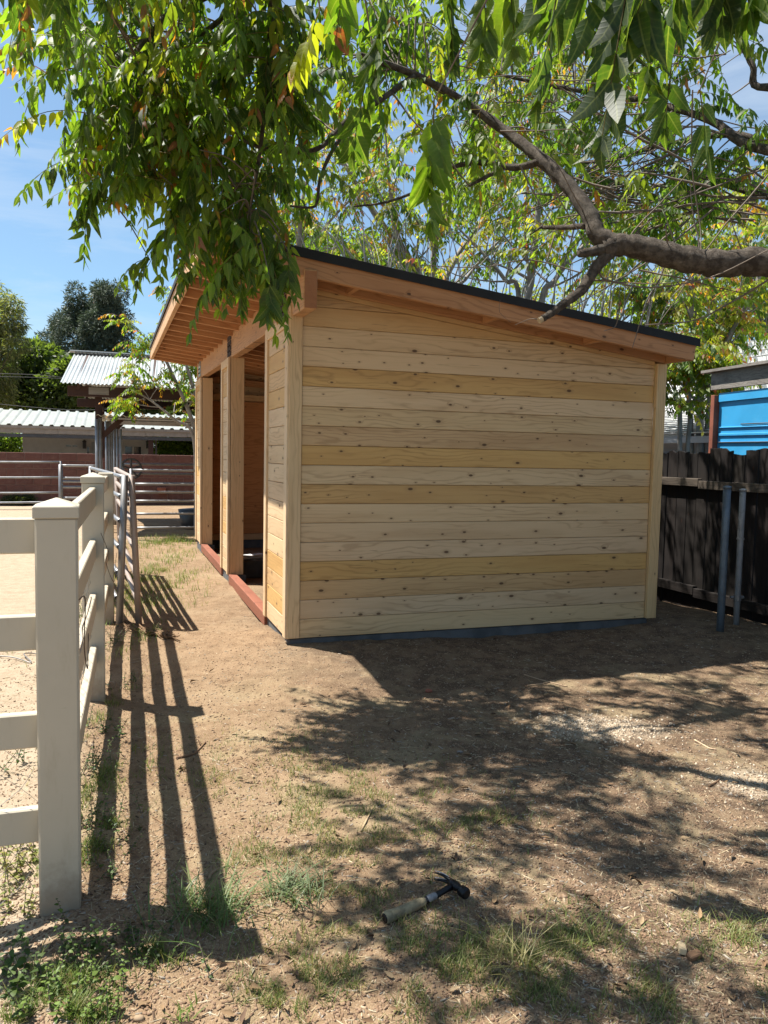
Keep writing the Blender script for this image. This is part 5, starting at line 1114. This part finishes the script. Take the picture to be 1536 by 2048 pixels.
def grass_patch(cx, cy, rx, ry, n, cols, h=(.012, .045)):
    c = gnd(cx, cy); dx = abs(gnd(cx + rx, cy)[0] - c[0]); dy = abs(gnd(cx, cy - ry)[1] - gnd(cx, cy + ry)[1]) / 2
    x = c[0] + rg.normal(0, .55, n) * dx; y = c[1] + rg.normal(0, .55, n) * dy; k = vnoise(x * 11, y * 11, 9) + .5 * vnoise(x * 27, y * 27, 12) > .72; x, y = x[k], y[k]
    return np.stack([x, y, gz(x, y)], 1), cols, h
PATCH = [(660, 1610, 130, 70, 2600), (800, 1700, 160, 60, 1700), (600, 1500, 90, 50, 900), (620, 1700, 160, 90, 2200), (430, 1570, 50, 40, 500), (500, 1720, 60, 50, 400), (880, 1600, 120, 60, 1500), (960, 1640, 100, 45, 1300), (720, 1790, 150, 60, 1200), (640, 1930, 160, 80, 1900), (850, 1960, 160, 80, 2200), (1100, 1880, 150, 60, 2200), (1110, 1990, 140, 50, 1000), (1470, 1880, 90, 60, 1300), (1330, 2000, 90, 60, 900), (560, 2000, 90, 60, 900), (1500, 2000, 60, 60, 700), (640, 1560, 100, 45, 900),
         (450, 1500, 60, 60, 260), (760, 1860, 130, 60, 900), (1000, 1920, 120, 60, 1000)]
Vs, Qs, Ts, Cs = [], [], [], []; k = 0
def add_blades(P, h, lean, wid, cols):
    global k
    v, q, t_, c = blades(P, rg.uniform(*h, len(P)), rg.uniform(*lean, len(P)), rg.uniform(*wid, len(P)), cols); Vs.append(v); Qs.append(q + k); Ts.append(t_ + k); Cs.append(c); k += len(v)
for a in PATCH: P, c, h = grass_patch(*a, GCOL); add_blades(P, h, (.3, 1.1), (.0016, .0035), c)
for a in ((300, 1190, 60, 60, 2600), (265, 1170, 30, 70, 2200), (350, 1200, 70, 30, 500), (320, 1085, 70, 12, 1800), (350, 1082, 60, 8, 1500), (330, 1110, 60, 20, 700), (280, 1280, 20, 30, 200), (300, 1140, 60, 30, 900)):
    P, c, h = grass_patch(*a, [(.12, .19, .03), (.16, .22, .04), (.09, .15, .025), (.3, .27, .11)], (.03, .11)); add_blades(P, h, (.3, .9), (.003, .006), c)
for a in ((215, 1420, 30, 80, 800), (205, 1560, 30, 80, 900), (200, 1680, 30, 60, 900), (270, 1560, 60, 120, 500), (330, 1890, 70, 40, 900), (130, 1960, 110, 40, 900), (110, 2030, 90, 30, 1300), (60, 1750, 60, 30, 500)):
    P, c, h = grass_patch(*a, [(.08, .14, .025), (.12, .18, .035), (.16, .20, .045), (.26, .24, .10)], (.015, .06)); add_blades(P, h, (.4, 1.), (.002, .004), c)
tag(link('sparse_grass', np_mesh('sparse_grass', np.vstack(Vs), [np.vstack(Qs), np.vstack(Ts)], M_GRASS, np.vstack(Cs))), kind='stuff')
def tuft(label, px, py, n, h, lean, wid, cols, spread=.05, group=None):
    p = gnd(px, py); root = thing('grass_tuft', label, 'grass tuft', p, 0, group); P = np.zeros((n, 3)); P[:, :2] = rg.normal(0, spread, (n, 2))
    v, q, t_, c = blades(P, rg.uniform(*h, n), rg.uniform(*lean, n), rg.uniform(*wid, n), cols, 4); tag(link('blades', np_mesh('blades', v, [q, t_], M_GRASS, c), root), kind='stuff')
GB = [(.10, .16, .05), (.14, .20, .07), (.075, .13, .035), (.22, .24, .10)]
tuft('long-bladed green grass tuft crossed by the fence shadow, the larger of two', 415, 1822, 240, (.05, .14), (.8, 1.35), (.003, .006), GB, .062)
tuft('grey green grass tuft in the sun right of the fence shadow', 583, 1783, 150, (.05, .11), (.9, 1.4), (.003, .006), [(.16, .21, .11), (.20, .24, .13), (.12, .17, .07)], .045)
tuft('pale straw coloured tuft lying flat below and right of the hammer', 1040, 1935, 55, (.08, .18), (1.0, 1.4), (.0022, .004), [(.34, .30, .12), (.28, .27, .10), (.42, .36, .18)], .03)
tuft('low green tuft right of the hammer among the leaf shade', 1150, 1868, 150, (.03, .085), (.6, 1.2), (.0025, .004), [(.17, .21, .06), (.22, .24, .08)], .07)
tuft('dark green tuft just below the butt of the hammer handle', 880, 1895, 130, (.03, .08), (.5, 1.1), (.0025, .004), [(.10, .15, .035), (.16, .19, .06)], .06)
tuft('tiny yellow green tuft at the bottom edge left of the middle', 366, 2040, 26, (.02, .05), (.5, 1.), (.004, .007), [(.16, .23, .05)], .015)
tuft('thin green tuft in the right foreground near the pale wood block', 1460, 1875, 120, (.03, .08), (.6, 1.2), (.0025, .004), [(.19, .23, .07), (.24, .26, .09)], .08)
def weed(label, px, py, n, h, ls, cols, seed, spread=.06, group='broadleaf weeds along the cream fence'):
    r2 = np.random.default_rng(seed); p = gnd(px, py); root = thing('weed', label, 'weed', p, 0, group); sb = MB(); Vl, Ql, Tl, Cl = [], [], [], []; k = 0
    for i in range(max(4, int(n * .7))):
        b0 = np.array([*r2.normal(0, spread, 2), 0]); d = np.array([*r2.normal(0, .45, 2), 1.]); d /= np.linalg.norm(d); H = h * r2.uniform(.5, 1.2); pts = [b0 + d * H * j / 3 + np.array([0, 0, -.02 * H * j * j / 9]) for j in range(4)]; sb.tube(pts, [.0018, .0016, .0014, .001], 4, False)
        a0 = r2.uniform(0, 6)
        for j in range(11):
            c = pts[0] + (pts[3] - pts[0]) * (.15 + .85 * j / 10); a = a0 + j * 2.4; dr = np.array([math.cos(a), math.sin(a), r2.uniform(-.2, .5)]); dr /= np.linalg.norm(dr); wd = np.cross([0, 0, 1.], dr); wd = wd / np.linalg.norm(wd) + np.array([0, 0, r2.normal(0, .25)]); wd /= np.linalg.norm(wd); l = .72 * ls * r2.uniform(.5, 1.2) * (1 - .05 * j)
            v, q, t_, _ = leaflet(c, dr, wd, l, l * .62, r2, fold=-.2, curl=.2); Vl.append(v); Ql.append(q + k); Tl.append(t_ + k); Cl.append(np.tile(np.array(cols[r2.integers(len(cols))]) * r2.uniform(.8, 1.2), (len(v), 1))); k += len(v)
    tag(sb.build('stems', M_TWIG, root), kind='stuff'); tag(link('leaves', np_mesh('leaves', np.vstack(Vl), [np.vstack(Ql), np.vstack(Tl)], M_GRASS, np.vstack(Cl)), root), kind='stuff')
WG = [(.055, .10, .022), (.08, .13, .028), (.04, .075, .018)]; WY = [(.20, .22, .05), (.26, .24, .07), (.14, .17, .035)]
for i, (px, py, n, h, ls, cl, lab) in enumerate((
    (140, 1915, 22, .11, .034, WG, 'dark green weed clump in the shade just below the foot of the nearest fence post'), (75, 1935, 12, .10, .05, WG, 'broad-leaved weed left of the nearest post foot near the left edge'), (268, 1905, 26, .09, .026, WG, 'bushy green weed right of the nearest post foot in the fence shadow'), (215, 1925, 14, .08, .028, WG, 'small green weed between the two clumps below the nearest post'),
    (150, 2020, 18, .08, .035, [(.12, .19, .035), (.15, .22, .05)], 'bright green sunlit weed at the bottom left corner'), (215, 2020, 9, .10, .03, [(.13, .20, .04)], 'thin upright weed in the sun by the post shadow at the bottom left'), (40, 2010, 14, .05, .022, WG, 'low weed beside the grey stick in the bottom left corner'),
    (45, 1745, 30, .15, .036, WY, 'yellowish bushy weed under the lowest rail left of the nearest post'), (20, 1830, 16, .09, .03, WY, 'low yellow green weed under the rails at the left edge'), (62, 1530, 10, .17, .03, WG, 'green weed standing behind the lower left rails'), (105, 1500, 6, .14, .028, WG, 'thin weed close behind the nearest post on its left'),
    (190, 1650, 26, .12, .030, WG, 'leafy weed against the right side of the nearest post at mid height'), (172, 1540, 20, .12, .03, WG, 'leafy weed behind the nearest post by the bottom rail'), (225, 1690, 12, .07, .026, WG, 'little weed between the first two fence shadows'), (195, 1740, 16, .08, .026, WG, 'weed in the deep shade right of the nearest post'),
    (205, 1460, 14, .12, .035, WG, 'weed patch at the foot of the second fence post'), (215, 1290, 20, .16, .04, WG, 'green weed clump at the foot of the last cream post'), (235, 1370, 10, .07, .03, WG, 'small weed in the fence shadow behind the second post'), (310, 1885, 10, .06, .022, WG, 'low clover-like weed beside the large grass tuft'))):
    weed(lab, px, py, n, h, ls, cl, 900 + i)

# ------------------------------------------------------------------ hammer
hb, hd = gnd(770, 1848), gnd(905, 1792); ax_ = hd - hb; ang = math.atan2(ax_[1], ax_[0])
ham = thing('hammer', 'black claw hammer with a worn cream rubber grip lying on the dirt', 'hammer', hb + np.array([0, 0, .018]), ang)
HL = float(np.linalg.norm(ax_[:2])) * 1.02
M_GRIP = simple('worn cream grip', (.44, .35, .20), .8, var=.5, scale=28, bump=.5, dirt=((.07, .05, .03), .85)); M_HSTEEL = simple('black hammer steel', (.022, .022, .026), .38, .6, var=.3, dirt=((.10, .09, .08), .4)); M_EDGE = simple('bright steel edge', (.55, .54, .52), .28, .95)
M_LABEL = simple('worn pale label', (.33, .31, .31), .5, var=.4, scale=60)
b = MB(); b.tube([(-.002, 0, 0), (0, 0, 0), (.012, 0, 0), (.03, 0, 0), (.07, 0, .001), (.11, 0, .001), (.14, 0, .002), (.150, 0, .002)], [.014, .0185, .0195, .0172, .0155, .0165, .0145, .012], 14); o = b.build('grip', M_GRIP, ham, smooth=True)
b = MB(); b.tube([(-.004, 0, 0), (-.0015, 0, 0)], [.011, .015], 12); b.build('butt_end', M_HSTEEL, ham)
b = MB(); b.tube([(.148, 0, .002), (.155, 0, .003), (.20, 0, .006), (HL - .03, 0, .012), (HL - .004, 0, .014)], [.0105, .012, .0105, .0095, .013], 12); b.build('shaft', M_HSTEEL, ham, smooth=True)
b = MB(); b.tube([(.158, -.002, .0055), (.162, -.002, .0062), (.192, -.002, .0078), (.196, -.002, .0075)], [.008, .0115, .0105, .007], 12); b.build('label', M_LABEL, ham, smooth=True)
head = MB(); zc = .016
head.tube([(HL, .020, zc), (HL, .004, zc), (HL, -.016, zc), (HL, -.024, zc), (HL, -.030, zc - .001), (HL, -.034, zc - .001), (HL, -.056, zc - .002), (HL, -.060, zc - .002)], [.012, .0155, .0145, .0115, .0115, .0172, .0180, .0155], 14)
head.build('head', M_HSTEEL, ham, smooth=True)
b = MB(); b.tube([(HL, -.0602, zc - .002), (HL, -.0615, zc - .002)], [.0150, .0130], 14); b.build('striking_face', M_HSTEEL, ham)
for sg in (-1, 1):
    pts = [(HL - .001, .014, zc + sg * .004), (HL - .001, .026, zc + .002 + sg * .006), (HL - .006, .040, zc + .004 + sg * .008), (HL - .015, .054, zc + .006 + sg * .010), (HL - .026, .066, zc + .007 + sg * .0115)]
    b = MB(); b.tube(smooth_path(pts, 4), np.linspace(.0072, .0024, 17), 6); o = b.build('claw', M_HSTEEL, ham, smooth=True)
    b = MB(); b.tube(smooth_path([np.array(p) + (.0045, .0035, .0030) for p in pts[1:]], 4), np.linspace(.0022, .0012, 13), 4); b.build('claw_edge', M_EDGE, ham)

# ------------------------------------------------------------------ sticks and small things
def stick(label, pts, r, mat=None, cat='stick', name='stick', col=None):
    W3 = [gnd(*p[:2]) + np.array([0, 0, r * .8 + (p[2] if len(p) > 2 else 0)]) for p in pts]; b = MB(); P = smooth_path(W3, 5); b.tube([p - W3[0] for p in P], np.linspace(r, r * .7, len(P)) * (1 + .12 * np.sin(np.arange(len(P)) * 2.3)), 7); o = b.build(name, mat or M_STICK, None, smooth=True, color=col); o.location = W3[0]; return tag(o, label, cat)
W1 = (1., 1., 1.)
stick('bent brown stick lying across the last fence shadow', [(352, 1518), (385, 1510), (398, 1500), (411, 1486)], .006, col=(.7, .6, .55))
stick('short curved tan stick in the sun right of the fence shadow', [(418, 1760), (424, 1748), (440, 1738), (457, 1732)], .0045, col=W1)
stick('straight pale straw stick on the bare dirt in the middle', [(722, 1664), (738, 1632), (753, 1604)], .0035, col=(1.5, 1.5, 1.4))
stick('thick grey stick in the bottom left corner', [(8, 2012), (30, 2002), (55, 1985), (78, 1970)], .007, col=(1.1, 1.15, 1.25))
stick('short grey brown stick by the post shadow at the bottom left', [(186, 2000), (198, 1982), (207, 1966)], .006, col=(.9, .85, .85))
stick('long pale twig in the sun strip in front of the shed end', [(1048, 1350), (1080, 1360), (1110, 1368), (1135, 1374)], .004, col=(1.5, 1.5, 1.5))
stick('second pale twig crossing under the long one near the shed shadow', [(1055, 1372), (1085, 1368), (1115, 1360)], .0035, col=(1.4, 1.35, 1.3))
stick('curved whitish twig in the leaf shade near the right edge', [(1389, 1481), (1405, 1490), (1420, 1498), (1432, 1500)], .004, col=(1.9, 1.9, 1.95))
stick('thin pale stick at the right edge near the bottom', [(1478, 1806), (1510, 1815), (1545, 1822)], .003, col=(1.7, 1.6, 1.4))
stick('crooked dark stick between the fence shadows', [(306, 1636), (330, 1650), (358, 1668)], .003, col=(.8, .7, .6))
stick('small dark stick beside the pale gravel', [(1418, 1574), (1432, 1566), (1440, 1560)], .005, col=(.6, .5, .45))
stick('long thin straw on the ground left of the hammer', [(768, 1772), (790, 1764), (820, 1758)], .002, col=(1.6, 1.6, 1.2))
vine = thing('dry_vine', 'tangle of dry brown vine lying across the ground at the foot of the leaning panels', 'vine', gnd(240, 1256))
b = MB(); v0 = gnd(240, 1256)
for k_ in range(16):
    pts = [gnd(236 + RNG.uniform(-8, 10), 1252 + RNG.uniform(-6, 8)), gnd(270 + RNG.uniform(-10, 10), 1262 + RNG.uniform(-8, 8)), gnd(310 + RNG.uniform(-12, 12), 1272 + RNG.uniform(-6, 6)), gnd(335 + RNG.uniform(-15, 28), 1279 + RNG.uniform(-6, 8))]
    b.tube([p - v0 + np.array([0, 0, .01 + .03 * math.sin(i_ * 1.3 + k_) ** 2]) for i_, p in enumerate(smooth_path(pts, 4))], .004, 5)
tag(b.build('stems', M_STICK, vine, smooth=True, color=(.65, .55, .45)), kind='stuff')
def lump(name, label, cat, px, py, sz, mat, seed, rot=0.): 
    r2 = random.Random(seed); bm = bmesh.new(); bmesh.ops.create_icosphere(bm, subdivisions=2, radius=1)
    for v in bm.verts: v.co *= 1 + .22 * (r2.random() - .5); v.co = Vector((v.co.x * sz[0], v.co.y * sz[1], v.co.z * sz[2]))
    me = bpy.data.meshes.new(name); bm.to_mesh(me); bm.free(); me.polygons.foreach_set('use_smooth', [True] * len(me.polygons)); o = link(name, me, None, mat); p = gnd(px, py); o.location = (p[0], p[1], p[2] + sz[2] * .5); o.rotation_euler = (0, 0, rot); return tag(o, label, cat)
lump('stone', 'small reddish stone at the corner of the shed shadow', 'stone', 857, 1384, (.022, .018, .012), M_REDPOST, 1)
lump('stone', 'small grey brown stone at the bottom edge left of the middle', 'stone', 278, 2040, (.014, .010, .008), M_STICK, 2)
lump('stone', 'small grey stone lying alone in the leaf shade left of the pale gravel', 'stone', 920, 1505, (.014, .010, .006), M_GREYWOOD, 3)
b = MB(); b.box((-.022, -.010, -.009), (.022, .010, .009)); o = b.build('wood_block', M_CUT, None, bevel=.002); p = gnd(1364, 1905); o.location = p + np.array([0, 0, .012]); o.rotation_euler = (.1, .15, 1.3); tag(o, 'little yellowish block of cut wood in the right foreground', 'wood block')
b = MB(); b.box((-.022, -.012, -.008), (.022, .012, .008)); o = b.build('wood_block', M_STICK, None, bevel=.003, color=(.5, .4, .35)); p = gnd(1388, 1917); o.location = p + np.array([0, 0, .010]); o.rotation_euler = (.1, -.1, .4); tag(o, 'dark bark chunk just right of the yellowish wood block', 'bark chunk')
